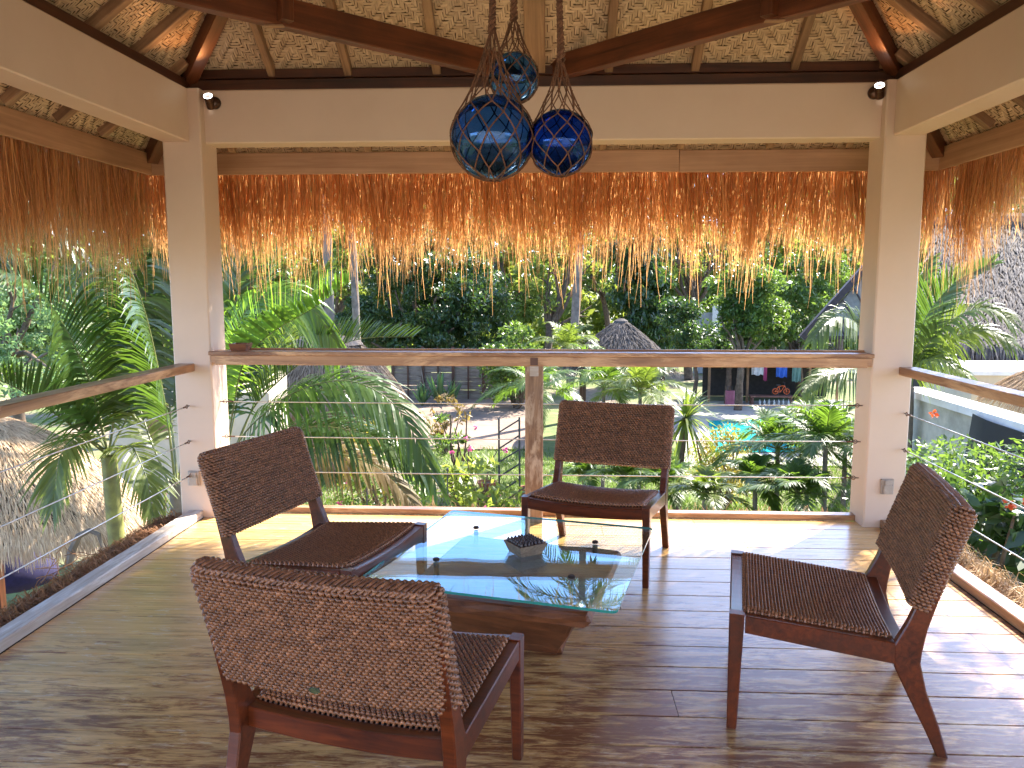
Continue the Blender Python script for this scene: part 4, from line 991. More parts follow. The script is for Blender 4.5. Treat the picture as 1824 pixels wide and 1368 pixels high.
tree('background_tree', 'light green tree filling the gap right of the forked tree', 'tree', base_at(1075, 50), [cr_at(1075, 450, 50, 60, 90), cr_at(1080, 360, 51, 70, 60)], 8000, .3, 'leafmid', .2, seed=34, group=TG, ncl=70, cr=.7)
tree('background_tree', 'mid green tree behind the bench shed and young mango tree', 'tree', base_at(1380, 50), [cr_at(1370, 430, 50, 90, 70), cr_at(1300, 400, 51, 60, 70)], 8000, .3, 'leafmid', .2, seed=35, group=TG, ncl=70, cr=.7)
tree('background_tree', 'leafy tree between the dark mango tree and the forked tree', 'tree', base_at(915, 48), [cr_at(915, 500, 48, 50, 90), cr_at(880, 400, 50, 80, 60)], 8000, .3, 'leafmid', .2, seed=36, group=TG, ncl=70, cr=.7)
tree('background_tree', 'light tree behind the slanted dark roof by the right column', 'tree', base_at(1490, 46), [cr_at(1490, 460, 46, 70, 80), cr_at(1540, 400, 47, 60, 60)], 7000, .3, 'leaflight', .2, seed=37, group=TG, ncl=60, cr=.7)
bush('garden_shrub', 'dense dark green shrub under the mango tree, left of the hut', 'shrub', base_at(920, 33), 3.6, 2.6, 5000, .2, 'leafmid', 33, None, 30, cr=.22)

# tall coconut palms: trunks in view, crowns above the fringe
CG = 'tall coconut palms'
for k, (px0, px1, Yc, hz, tr, lab) in enumerate(((588, 566, 22, 8.6, .15, 'thick grey coconut trunk in front of the left thatched hut'), (640, 612, 31, 10.8, .16, 'coconut trunk beside the dark mango tree, thinner of the left pair'), (1012, 1035, 30, 11.6, .17, 'leaning coconut trunk rising behind the young palm left of the straw hut'))):
    b = at(px0, 700, Yc); c = at(px1, 300, Yc)
    top = np.array([c[0]+(c[0]-b[0])*.6, Yc+.5, hz])
    palm('coconut_palm', lab, (b[0], Yc, ZG), top, 15, 3.6, .85, 60+k, 'palm', CG, tr, 'palmbark', (-25, 70), .5, .06, 30, .5, rr=.03)

# ---- foreground palms
A = lambda *p: [at(x, y, Y) for x, y, Y in p]
FG = 'palms beside the pavilion'
pc = at(193, 812, 6.9); pb = at(196, 985, 6.9)
palm('areca_palm', 'areca palm with green ringed stem and long arching fronds left of the left column', (pb[0]+.02, 6.95, ZG), pc, 0, 1, .62, 3, 'palm', FG, .088, 'shaft', extra=[
    (A((190, 800, 6.9), (160, 676, 6.8), (112, 573, 6.5), (60, 505, 6.2), (-15, 478, 5.9)), dict(L=1.0, n=88, droop=.42, lift=.5, w=.031, start=.10, up=(.55, -.5, .7))),
    (A((185, 800, 6.9), (110, 745, 6.6), (40, 695, 6.3), (-40, 660, 6.0)), dict(L=.55, n=40, droop=.1, lift=.7, w=.029)),
    (A((195, 800, 6.9), (215, 660, 7.0), (252, 520, 7.1), (300, 415, 7.1)), dict(L=.62, n=66, droop=.5, w=.029, up=(.3, -.9, .3))),
    (A((185, 805, 6.9), (140, 770, 6.6), (105, 810, 6.3), (95, 905, 6.2)), dict(L=.42, n=40, droop=.5, m='palmlight', w=.026)),
    (A((198, 810, 6.9), (235, 790, 6.6), (262, 850, 6.4), (275, 930, 6.3)), dict(L=.36, n=36, droop=.5, m='palmlight', w=.026)),
    (A((195, 805, 7.0), (250, 700, 7.4), (300, 640, 7.8), (350, 600, 8.2)), dict(L=.5, n=40, m='palmlight', w=.03)),
    (A((190, 805, 6.9), (150, 720, 7.3), (120, 690, 7.6), (85, 720, 7.9)), dict(L=.45, n=34, w=.03)),
    (A((190, 800, 6.9), (150, 600, 7.4), (130, 470, 7.7), (60, 400, 7.9)), dict(L=.6, n=44, droop=.5, w=.032))])
# cut stalks on the same stem are dry fronds' stubs
pc2 = at(300, 800, 6.6); pb2 = at(316, 905, 6.6)
palm('corner_palm', 'palm with tall dark fronds directly behind the left column, stem at its foot', (pb2[0], 6.62, ZG), (pb2[0], 6.6, pb2[2]+.25), 0, 1, .6, 4, 'palm', FG, .085, 'palmbark', extra=[
    (A((314, 880, 6.6), (298, 740, 6.5), (268, 590, 6.3), (236, 480, 6.0), (190, 400, 5.95)), dict(L=.66, n=78, droop=.4, w=.029, start=.25, up=(-.5, -.7, .5))),
    (A((318, 880, 6.6), (300, 700, 6.9), (285, 560, 7.1), (300, 430, 7.2), (340, 370, 7.2)), dict(L=.6, n=70, droop=.4, w=.029, start=.25, up=(.3, -.9, .3))),
    (A((318, 880, 6.6), (330, 700, 7.0), (320, 520, 7.1), (270, 400, 7.0)), dict(L=.6, n=70, droop=.4, w=.029, start=.3, up=(.6, -.7, .3))),
    (A((312, 885, 6.6), (270, 790, 6.8), (240, 700, 7.1), (215, 600, 7.3)), dict(L=.5, n=40, droop=.5, m='palmlight', w=.03, start=.3))])
q = at(395, 850, 8.6)
palm('fan_palm', 'palm with bright backlit fronds spreading right from behind the left column', (q[0], 8.7, ZG), (q[0], 8.6, q[2]), 0, 1, .7, 5, 'palm', FG, .09, 'palmbark', extra=[
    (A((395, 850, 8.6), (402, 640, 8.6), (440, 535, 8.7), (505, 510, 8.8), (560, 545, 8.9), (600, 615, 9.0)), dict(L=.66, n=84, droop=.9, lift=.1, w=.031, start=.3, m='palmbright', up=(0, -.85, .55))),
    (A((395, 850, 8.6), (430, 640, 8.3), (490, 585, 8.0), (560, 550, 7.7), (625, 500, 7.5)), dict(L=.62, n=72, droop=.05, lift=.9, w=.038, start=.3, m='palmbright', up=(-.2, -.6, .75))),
    (A((398, 850, 8.6), (450, 720, 8.8), (540, 640, 9.0), (640, 600, 9.2), (735, 600, 9.4)), dict(L=.62, n=72, droop=.1, lift=.8, w=.029, start=.3)),
    (A((398, 850, 8.6), (430, 770, 8.3), (520, 695, 8.0), (625, 668, 7.8), (715, 720, 7.6), (775, 860, 7.5)), dict(L=.66, n=84, droop=.7, lift=.2, w=.031, start=.2, m='areca', up=(0, -.5, .85))),
    (A((398, 855, 8.6), (450, 800, 8.2), (560, 755, 7.9), (670, 775, 7.6), (745, 830, 7.5)), dict(L=.62, n=78, droop=.6, lift=.2, w=.031, start=.2, m='palm', up=(0, -.5, .85))),
    (A((398, 860, 8.6), (480, 830, 8.2), (580, 800, 8.0), (680, 830, 7.8), (740, 900, 7.7)), dict(L=.55, n=70, droop=.6, lift=.2, w=.029, start=.2, m='palmdry', up=(0, -.5, .85))),
    (A((395, 850, 8.6), (400, 690, 8.8), (420, 560, 9.0), (430, 450, 9.2), (400, 380, 9.3)), dict(L=.6, n=70, droop=.4, w=.029, start=.3, up=(.6, -.8, .1))),
    (A((400, 850, 8.6), (460, 700, 9.0), (520, 560, 9.4), (590, 470, 9.7)), dict(L=.6, n=70, droop=.3, w=.029, start=.35, m='palmlight', up=(-.4, -.7, .5))),
    (A((398, 850, 8.6), (470, 740, 8.6), (560, 690, 8.6), (650, 700, 8.6), (700, 770, 8.6)), dict(L=.6, n=66, droop=.7, w=.029, start=.3, m='palm', up=(0, -.5, .85))),
    (A((395, 850, 8.6), (390, 560, 9.0), (400, 330, 9.5), (480, 170, 10.0)), dict(L=.66, n=72, droop=.5, up=(.4, -.8, .2))),
    (A((395, 850, 8.6), (450, 580, 9.2), (520, 350, 9.9), (640, 250, 10.6)), dict(L=.66, n=72, droop=.5, up=(-.4, -.8, .3))),
    (A((395, 850, 8.6), (350, 560, 9.0), (280, 350, 9.5), (170, 240, 10.0)), dict(L=.66, n=72, droop=.5, up=(.4, -.8, .2)))])
q = at(1612, 760, 11.6)
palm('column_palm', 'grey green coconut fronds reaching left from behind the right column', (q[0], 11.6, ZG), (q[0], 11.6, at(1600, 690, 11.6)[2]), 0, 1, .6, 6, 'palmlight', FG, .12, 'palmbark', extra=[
    (A((1600, 690, 11.6), (1555, 600, 11.3), (1510, 562, 11.0), (1475, 565, 10.8), (1448, 605, 10.6)), dict(L=.62, n=70, droop=.7, lift=.35, w=.031, up=(0, -.7, .7))),
    (A((1600, 695, 11.6), (1560, 668, 11.2), (1515, 655, 10.9), (1470, 662, 10.7), (1435, 690, 10.5)), dict(L=.6, n=70, droop=.6, lift=.2, w=.029, up=(0, -.6, .8), m='palmlight')),
    (A((1605, 690, 11.6), (1650, 560, 11.5), (1700, 500, 11.4), (1765, 470, 11.3)), dict(L=.6, n=70, droop=.15, lift=.5, w=.029, up=(-.5, -.7, .5), m='palm')),
    (A((1605, 690, 11.6), (1660, 600, 11.3), (1715, 555, 11.0), (1765, 545, 10.8), (1800, 575, 10.6)), dict(L=.62, n=72, droop=.6, lift=.4, w=.029, up=(0, -.6, .8))),
    (A((1605, 690, 11.6), (1650, 640, 11.3), (1710, 592, 11.0), (1765, 585, 10.8), (1800, 610, 10.6)), dict(L=.55, n=66, droop=.6, lift=.2, w=.029, up=(0, -.6, .8))),
    (A((1600, 690, 11.6), (1640, 640, 11.2), (1685, 640, 10.9), (1720, 665, 10.7)), dict(L=.5, n=44, droop=.6, w=.029, up=(0, -.6, .8))),
    (A((1605, 690, 11.6), (1625, 600, 11.8), (1640, 520, 12.0), (1660, 460, 12.1)), dict(L=.55, n=66, droop=.3, w=.029, up=(.3, -.9, .3), m='palm'))])
palm('coconut_palm', 'coconut palm standing hidden behind the left column, crown above the fringe', (-4.55, 9.6, ZG), (-4.5, 9.5, 4.3), 17, 2.7, .75, 64, 'palm', CG, .13, 'palmbark', (-20, 70), .5, .045, 40, .5, rr=.025)
palm('coconut_palm', 'coconut palm beyond the left railing, crown above the side fringe', (-7.3, 8.2, ZG), (-7.2, 8.1, 3.9), 17, 2.7, .75, 65, 'palm', CG, .13, 'palmbark', (-20, 70), .5, .045, 40, .5, rr=.025)
# young palms and clumps further out
YG = 'young palms across the garden'
def clump_palm(px, py_base, py_crown, Y, L, leafL, nf, seed, m, label, el=(8, 78), n=44, w=.026, g=.5, name='young_palm', trunk=.05):
    b = at(px, py_base, Y); c = at(px, py_crown, Y); palm(name, label, (b[0], Y, ZG), (c[0], Y, c[2]), nf, L, leafL, seed, m, YG, trunk, 'palmbark', el, g, w, n, .4, rr=.014)
clump_palm(1010, 700, 622, 25, 1.75, .5, 12, 71, 'palmlight', 'young coconut palm with pale fronds left of the straw hut', (20, 80))
clump_palm(1075, 730, 690, 19, 1.9, .55, 15, 72, 'areca', 'green areca palm right of the middle post, above the back chair')
clump_palm(1140, 730, 700, 17.5, 1.7, .5, 13, 73, 'palmlight', 'pale areca palm behind the back chair, under the straw hut')
clump_palm(955, 730, 690, 21, 1.7, .5, 13, 74, 'areca', 'palm with drooping fronds just left of the middle post', (0, 60))
clump_palm(1385, 860, 800, 14.5, 1.5, .46, 17, 75, 'areca', 'lush areca palm in front of the pool')
clump_palm(1470, 870, 790, 13.2, 1.45, .46, 17, 76, 'areca', 'lush areca palm touching the right column, below the rail')
clump_palm(1440, 830, 770, 17, 1.5, .46, 13, 77, 'palmlight', 'pale areca palm behind the two lush ones by the pool')
clump_palm(1345, 900, 860, 13.4, 1.1, .36, 15, 78, 'areca', 'low fern-like palm at the bottom right of the cables')
clump_palm(1420, 920, 880, 12.2, 1.0, .36, 15, 79, 'areca', 'low palm beside the right column foot')
clump_palm(1110, 890, 850, 14.5, 1.0, .36, 13, 80, 'areca', 'low palm seen under the back chair')
clump_palm(1180, 900, 865, 13.8, 1.0, .36, 13, 83, 'areca', 'low palm between the back chair legs and the croton')
clump_palm(1255, 905, 880, 12.6, .85, .32, 12, 84, 'palmlight', 'small pale palm at the kerb left of the croton')
clump_palm(1040, 880, 850, 15.5, .9, .32, 12, 85, 'areca', 'small palm right of the middle post foot')
clump_palm(1505, 840, 800, 14.2, 1.2, .40, 13, 86, 'palmlight', 'pale palm fronds touching the left face of the right column')
# spiky dracaena
def dracaena(px, pyb, pyc, Y, L, n, seed, label, m='palmlight', w=.05, name='dracaena', lean=0):
    r = np.random.default_rng(seed); b = at(px-lean, pyb, Y); c = at(px, pyc, Y); t = thing(name, label, 'plant', (b[0], Y, b[2]), None)
    mb = MB(); tubes(mb, limb((b[0], Y, ZG), c, r, .03), np.linspace(.07, .05, 7), 8, ref=(1, .2, .1)); mb.build('trunk', M['bark'], t)
    mb = MB(); d = unit(r.normal(size=(n, 3))+np.array([0, 0, .35])); ln = L*r.uniform(.7, 1.1, (n, 1)); st = np.array([0, .3, .65, 1.0]); Q = c+d[:, None]*(ln*st)[..., None]; Q[..., 2] -= .35*ln*st**2.2
    ribbons(mb, Q, w*np.array([.7, 1, .8, .05]), unit(np.cross(d, (0, 0, 1))), np.clip(r.normal(.5, .25, n), 0, 1)); mb.build('leaves', M[m], t, kind='stuff')
dracaena(1222, 870, 745, 15.5, .95, 130, 81, 'spiky dracaena with a round head of narrow leaves right of the back chair', lean=25)
def agave(px, py, Y, L, seed, label):
    r = np.random.default_rng(seed); b = at(px, py, Y); t = thing('agave', label, 'agave', (b[0], Y, ZG), 'agaves along the bamboo fence')
    for k in range(13):
        az = k*2.4; e = rad(35+50*r.random()); d = np.array([math.cos(az)*math.cos(e), math.sin(az)*math.cos(e), math.sin(e)]); s_ = np.array([-math.sin(az), math.cos(az), 0]); nn_ = np.cross(d, s_); c = np.array([b[0], Y, ZG+.05]); R = []
        for f, w in ((0, .05), (.35, .085), (.7, .06), (1, .004)): p = c+d*L*f*r.uniform(.97, 1.0); R.append([p-s_*w, p+nn_*w*.35, p+s_*w, p-nn_*w*.12])
        mb = MB(); loft(mb, R, t=r.random()); mb.build('blade', M['leafblue'], t)
for k, (px, L, lab) in enumerate(((752, 1.0, 'agave at the left end of the bamboo fence'), (783, 1.45, 'tallest agave in front of the brace of the bamboo fence'), (806, 1.05, 'agave right of the tallest one by the bamboo fence'))): agave(px, 715, 33.5+k*.4, L, 90+k, lab)
# shrubs and flowers
bush('croton_bush', 'bright yellow croton bush in front of the pool', 'shrub', gp(1290, 905)*np.array([1, 1, 1]), 2.0, 1.5, 2600, .12, 'leafyellow', 101, None, 26, asp=.3, cr=.2)
bush('frangipani', 'light green frangipani bush with pink flowers by the metal stair rail', 'shrub', at(850, 900, 16.5)*np.array([1, 1, 0])+np.array([0, 0, ZG]), 1.75, 1.9, 420, .30, 'leaflight', 102, None, 16, ('pink', 4, .06, .5), asp=.32, cr=.2)
bush('flowering_shrub', 'thin shrub with a pink bloom standing before the dirt yard', 'shrub', at(812, 900, 18.5)*np.array([1, 1, 0])+np.array([0, 0, ZG]), 2.5, 1.0, 500, .15, 'leafmid', 103, None, 12, ('pink', 2, .06, .2), asp=.4, cr=.2)
bush('red_shrub', 'small bronze-leaved shrub in the dirt yard', 'shrub', at(790, 900, 24)*np.array([1, 1, 0])+np.array([0, 0, ZG]), 2.0, 1.2, 260, .2, 'palmdry', 104, None, 9, asp=.4, cr=.22)
bush('hibiscus', 'leafy green bush with a pink flower under the left palm fronds', 'shrub', at(690, 900, 15)*np.array([1, 1, 0])+np.array([0, 0, ZG]), 2.0, 1.7, 1500, .14, 'leafmid', 105, None, 18, ('pink', 2, .06, .2), cr=.2)
bush('yellow_shrub', 'yellow flowered shrub behind the drooping palm fronds', 'shrub', at(665, 900, 17)*np.array([1, 1, 0])+np.array([0, 0, ZG]), 2.4, 1.4, 900, .14, 'leafyellow', 106, None, 12, cr=.2)
bush('ground_bush', 'low green bush beneath the left chair back, behind the kerb', 'shrub', at(600, 920, 12)*np.array([1, 1, 0])+np.array([0, 0, ZG]), 1.5, 2.0, 1800, .12, 'leaflight', 107, None, 20, cr=.2)
bush('leafy_bush', 'mid green bush between the two left palms and the cream wall', 'shrub', at(285, 900, 9.5)*np.array([1, 1, 0])+np.array([0, 0, ZG]), 2.9, 1.2, 1300, .11, 'leaflight', 108, None, 16, cr=.25)
bush('corner_bush', 'low bush under the cables at the right column', 'shrub', at(1490, 930, 11)*np.array([1, 1, 0])+np.array([0, 0, ZG]), 1.4, 1.6, 1500, .13, 'leafdark', 109, None, 18, cr=.22)
# flowering shrubs right of the pavilion
RG = 'shrubs right of the pavilion'
def rbush(px, py, Y, topz, w, n, size, m, seed, label, fl=None, asp=.45):
    b = at(px, py, Y); bush('lantana_shrub', label, 'shrub', (b[0], b[1], topz-1.5), 1.5, w, n, size, m, seed, RG, 26, fl, asp=asp, cr=.17)
rbush(1735, 900, 6.4, .42, 1.5, 4200, .062, 'leafmid', 111, 'shrub with orange red flowers in front of the black shade net', ('orange', 10, .034, -.5))
rbush(1800, 900, 5.6, .15, 1.4, 1000, .17, 'leafdark', 112, 'shrub with large pale green leaves at the right edge', ('orange', 5, .034, -.6))
rbush(1790, 1010, 4.6, -.40, 1.2, 1900, .085, 'leafdark', 113, 'dark low shrub right behind the side-on chair', None)
rbush(1650, 840, 9.0, -.55, 1.6, 1800, .085, 'leafblue', 114, 'blue green shrub at the foot of the grey wall', ('orange', 2, .05, 0))
rbush(1830, 1100, 3.9, -.75, 1.0, 1300, .085, 'leaflight', 115, 'light green low shrub at the bottom of the right edge', None)
tree('airy_tree', 'airy tree beyond the shrubs right of the pavilion, its leaves dappling the floor', 'tree', (6.6, 8.9, ZG), [((6.2, 8.3, 6.4), (1.5, 1.5, .9)), ((5.2, 7.4, 6.9), (1.2, 1.2, .7))], 1500, .20, 'leafmid', .11, seed=38, ncl=34, cr=.45, limbs=8)
# creeper on the grey wall
r = np.random.default_rng(120); t = thing('wall_creeper', 'thin dark creeper climbing the grey wall on the right', 'creeper', (5.2, 10, -2))
mb = MB(); lf = MB()
for k in range(5):
    y0 = 9.2+.35*k; p = np.array([[5.27, y0+.12*math.sin(z*5+k), -2.2+z] for z in np.linspace(0, 1.25+.3*r.random(), 14)]); tubes(mb, p, .008, 5, ref=(1, .1, 0)); C = p[3:]; leaf_cloud(lf, C, np.full((len(C), 3), .07), 34, .085, r, asp=.7)
mb.build('stems', M['bark'], t, kind='stuff'); lf.build('leaves', M['leafblue'], t)

M['creamwall'] = plain('cream_wall', (.62, .52, .38), (.50, .42, .31), .85, 2, .15)  # the wall's own cream, slightly mottled
# lawn blades
r = np.random.default_rng(130); n = 52000; px = r.uniform(330, 1640, n); py = r.uniform(800, 960, n); G = np.array([atz(a, b, ZG) for a, b in zip(px, py)])
keep = np.sin(G[:, 0]*.9+1)*np.sin(G[:, 1]*.7)+r.normal(0, .4, n) > -.55; G = G[keep]; n = len(G)
d = unit(np.column_stack([r.normal(0, .45, n), r.normal(0, .45, n), np.ones(n)])); ln = r.uniform(.07, .20, (n, 1)); st = np.array([0, .6, 1.0]); Q = G[:, None]+d[:, None]*(ln*st)[..., None]; Q[..., 0] += (r.normal(0, .05, n)[:, None])*st**2; sdv = unit(np.column_stack([r.normal(size=n), r.normal(size=n), np.zeros(n)]))
mb = MB(); ribbons(mb, Q, .018*np.array([1, .8, .1]), sdv, r.random(n)); o = mb.build('grass', M['leafmid']); o['kind'] = 'stuff'

# ---- unseen wall and pale floor, added behind the viewer to bounce sunlight inside
mb = MB(); box(mb, -7, 7, -6.0, -1.52, -.30, -.006); structure('added_bounce_floor', mb, M['stone'])
mb = MB(); box(mb, -7, -.9, -6.3, -6.01, -.3, 3.3); box(mb, .9, 7, -6.3, -6.01, -.3, 3.3); box(mb, -.899, .899, -6.3, -6.011, 2.2, 3.299); structure('added_bounce_wall', mb, M['creamwall'])

# ---- huts and houses
def pyramid_hut(name, label, apex, hw, hd, drop, m, seed, n, L, w, posts=True, flat=.12, wall=None, bulge=.10):
    ax, ay, az = apex; t = thing(name, label, 'hut', (ax, ay, ZG))
    cs = np.array([(-1, -1), (1, -1), (1, 1), (-1, 1), (-1, -1)], float)
    def surf(U, V):
        U, V = np.broadcast_arrays(np.asarray(U, float), np.asarray(V, float)); k = np.clip((U*4).astype(int), 0, 3); f = U*4-k
        c = cs[k]*(1-f[..., None])+cs[k+1]*f[..., None]; rr = .75; nrm = np.linalg.norm(c, axis=-1, keepdims=True); c = c*(1-.25*(nrm-1)/.414*.6)
        s = flat+(1-flat)*V; z = az-drop*(V**(1-bulge) if bulge >= 0 else V)
        return np.stack([ax+c[..., 0]*hw*s, ay+c[..., 1]*hd*s, z+bulge*drop*np.sin(V*math.pi)], -1)
    thatch_shell(t, surf, 33, 10, n, L, m, seed, hang=L*.8, w=w, lift=w*2)
    mb = MB(); lathe(mb, [(hw*flat*1.3, -.12), (hw*flat*1.1, .05), (hw*flat*.5, .12)], 12, (ax, ay, az)); mb.build('ridge_cap', M[m], t)
    if posts:
        for sx in (-1, 1):
            for sy in (-1, 1): beam('post', (ax+sx*hw*.72, ay+sy*hd*.72, ZG), (ax+sx*hw*.72, ay+sy*hd*.72, az-drop*.75), .12, .12, M['roofdark'], t, up=(0, 1, 0))
    if wall:
        mb = MB(); box(mb, ax-hw*.66, ax+hw*.66, ay-hd*.66, ay+hd*.66, ZG, az-drop*.8); mb.build('wall', M[wall], t)
    return t
M['woodwall'] = wood('brown_board_wall', (.10, .05, .025), (.30, .17, .09), .7, 1, 12, .4)
M['greywall'] = plain('stained_grey_plaster', (.62, .585, .48), (.33, .31, .255), .9, 1.6, .35, dist=.02)
M['blockwall'] = plain('grey_block_wall', (.34, .35, .36), (.25, .26, .27), .9, 3, .2)
M['whitepaint'] = plain('white_painted_concrete', (.78, .76, .72), (.66, .64, .6), .7, 4, .1)
q = at(1106, 574, 27); pyramid_hut('straw_hut', 'small pointed straw hut roof behind the rail, right of the middle post', (q[0], 27, q[2]), 1.75, 1.75, 1.35, 'greystraw', 201, 7000, .30, .022, bulge=.05)
q = at(556, 610, 21.5); pyramid_hut('thatched_hut', 'thatched hut with brown walls behind the bright palm fronds', (q[0], 22.5, q[2]), 2.15, 2.0, 1.55, 'tanstraw', 202, 12000, .34, .018, wall='woodwall', flat=.42)
# rounded hut at the lower left
hc = at(-35, 880, 8.3); hx, hy = hc[0], 8.3; hz0, hz1 = .05, -1.10
hut = thing('round_hut', 'round golden thatched hut roof at the lower left corner, below the rail', 'hut', (hx, hy, ZG))
def dome(U, V):
    U, V = np.broadcast_arrays(np.asarray(U, float), np.asarray(V, float)); a = U*2*math.pi; rr = np.clip(V, 0, 1)**.80+.01; rr = rr*(1+.02*np.sin(a*5)); rx_, ry_ = 1.80, 1.12; z = hz1+(hz0-hz1)*(1-np.clip(V, 0, 1)**1.55)
    return np.stack([hx+rx_*rr*np.cos(a), hy+ry_*rr*np.sin(a), z], -1)
thatch_shell(hut, dome, 49, 16, 42000, .15, 'roundhut', 203, hang=.12, w=.0075, lift=.012)
for a in (20, 110, 200, 290): beam('post', (hx+1.3*math.cos(rad(a)), hy+.8*math.sin(rad(a)), -2.6), (hx+1.3*math.cos(rad(a)), hy+.8*math.sin(rad(a)), -.6), .11, .11, M['roofdark'], hut, up=(0, 1, 0))
M['reddeck'] = wood('dark_red_deck', (.045, .012, .010), (.13, .035, .026), .4, 1, 14, .2)
deck = thing('hut_deck', 'dark red timber deck under the round hut at the lower left', 'deck', (hx+.5, 6.5, ZG))
for k in range(34): beam('deck_board', (hx-2.2, 4.2+.15*k, -2.62), (-3.15, 4.2+.15*k, -2.62), .142, .04, M['reddeck'], deck)
for x in (hx-1.8, -3.4):
    for y in (4.4, 9.0): beam('post', (x, y, ZG), (x, y, -2.645), .14, .14, M['roofdark'], deck, up=(0, 1, 0))
beam('edge_beam', (-3.13, 4.1, -2.62), (-3.13, 9.4, -2.62), .06, .14, M['tie'], deck)
M['purple'] = plain('purple_cushion_fabric', (.022, .016, .065), (.014, .01, .04), .9, 20, .1)
def beanbag(x, y, s, label):
    t = thing('beanbag', label, 'beanbag', (x, y, -2.6), 'beanbags on the hut deck'); mb = MB(); r = np.random.default_rng(int(x*100+900)); K = 20; th = np.arange(K)/K*2*math.pi; R = []
    for rr, z in ((.30, 0), (.44, .05), (.50, .16), (.47, .30), (.36, .46), (.22, .60), (.08, .68), (.03, .70)): w = 1+.05*np.sin(th*3+z*5)+.03*np.sin(th*7+z*9); R.append(np.column_stack([x+s*rr*w*np.cos(th), y+s*rr*w*np.sin(th)-.10*z, np.full(K, -2.6+s*z)]))
    loft(mb, R); mb.build('bag', M['purple'], t, smooth=True)
q = atz(30, 1005, -2.3); beanbag(q[0], q[1], 1.0, 'purple beanbag under the thatch edge, nearer the deck corner'); q = atz(-30, 990, -2.3); beanbag(q[0]-.3, q[1]+.6, 1.0, 'purple beanbag further back under the round hut')
# dry arching branch beside the deck
t = thing('dry_branch', 'dry curved palm stalk arching over the deck edge', 'branch', atz(127, 1000, -2.6)); mb = MB(); tubes(mb, np.array(A((122, 1010, 6.2), (127, 982, 6.2), (140, 955, 6.2), (160, 945, 6.2), (176, 952, 6.2), (182, 975, 6.2))), np.array([.035, .033, .028, .022, .018, .01]), 7, ref=(0, 1, .1))
r = np.random.default_rng(5)
mb.build('stalk', M['palmbark'], t); mb = MB(); Q = []
for k in range(36): a = at(r.uniform(100, 170), r.uniform(985, 1010), 6.0+r.normal(0, .15)); Q.append(limb(a, a+np.array([r.normal(0, .18), r.normal(0, .1), r.uniform(-.3, .1)]), r, .2, 6))
tubes(mb, np.array(Q), .0035, 4, ref=(0, 1, .1), t=r.random(36)); mb.build('twigs', M['coir'], t, kind='stuff')

# cream house behind the left palms
q0, q1 = at(205, 700, 12.5), at(372, 700, 12.5); ch = thing('cream_house', 'cream walled house half hidden behind the two left palms', 'house', (q0[0], 12.6, ZG))
mb = MB(); box(mb, q0[0]-.2, q1[0]+.1, 12.6, 16, ZG, at(250, 690, 12.5)[2]); mb.build('wall', M['creamwall'], ch); mb = MB(); box(mb, q1[0]+.101, q1[0]+.95, 12.6, 12.8, ZG, at(250, 700, 12.5)[2]); mb.build('side_wall', M['creamwall'], ch)
w0, w1 = at(262, 720, 12.55), at(298, 780, 12.55)
for k in range(3): beam('window_bar', (w0[0]+(w1[0]-w0[0])*k/2, 12.58, w1[2]), (w0[0]+(w1[0]-w0[0])*k/2, 12.58, w0[2]), .035, .03, M['woodwall'], ch, up=(0, 1, 0))
mb = MB(); box(mb, w0[0]-.03, w1[0]+.03, 12.585, 12.599, w1[2]-.03, w0[2]+.03); mb.build('shutter', M['rafter'], ch)
mb = MB(); box(mb, q0[0]-.3, q1[0]+.15, 12.5, 16.1, at(250, 690, 12.5)[2]+.002, at(250, 690, 12.5)[2]+.05); mb.build('roof', M['thatchback'], ch)

# bamboo fence
fx0, fx1 = at(700, 690, 35.6)[0], at(915, 690, 35.6)[0]
fen = thing('board_fence', 'weathered grey brown board fence behind the dirt yard', 'fence', ((fx0+fx1)/2, 35.7, ZG)); r = np.random.default_rng(9)
M['oldboard'] = wood('weathered_boards', (.10, .07, .05), (.30, .235, .18), .85, 1.2, 16, .5, rand=9)
for s_ in range(4):
    a, b = fx0+(fx1-fx0)*s_/4, fx0+(fx1-fx0)*(s_+1)/4
    for k in range(11): z = ZG+.12+.2*k; beam('board', (a+.02, 35.72+r.normal(0, .012), z+r.normal(0, .008)), (b-.02, 35.72+r.normal(0, .012), z+r.normal(0, .008)), .03, .185, M['oldboard'], fen, c=.006)
for k in range(9): x = fx0+(fx1-fx0)*k/8; beam('post', (x, 35.64, ZG), (x, 35.64, ZG+2.4), .07 if k % 2 else .13, .07, M['roofdark'], fen, up=(0, 1, 0))
for pa, pb_ in (((757, 700), (790, 655)), ((750, 655), (757, 700)), ((868, 690), (880, 706)), ((868, 690), (858, 706))):
    a, b = at(*pa, 35.55), at(*pb_, 35.55); beam('brace', a, b, .06, .05, M['oldboard'], fen)

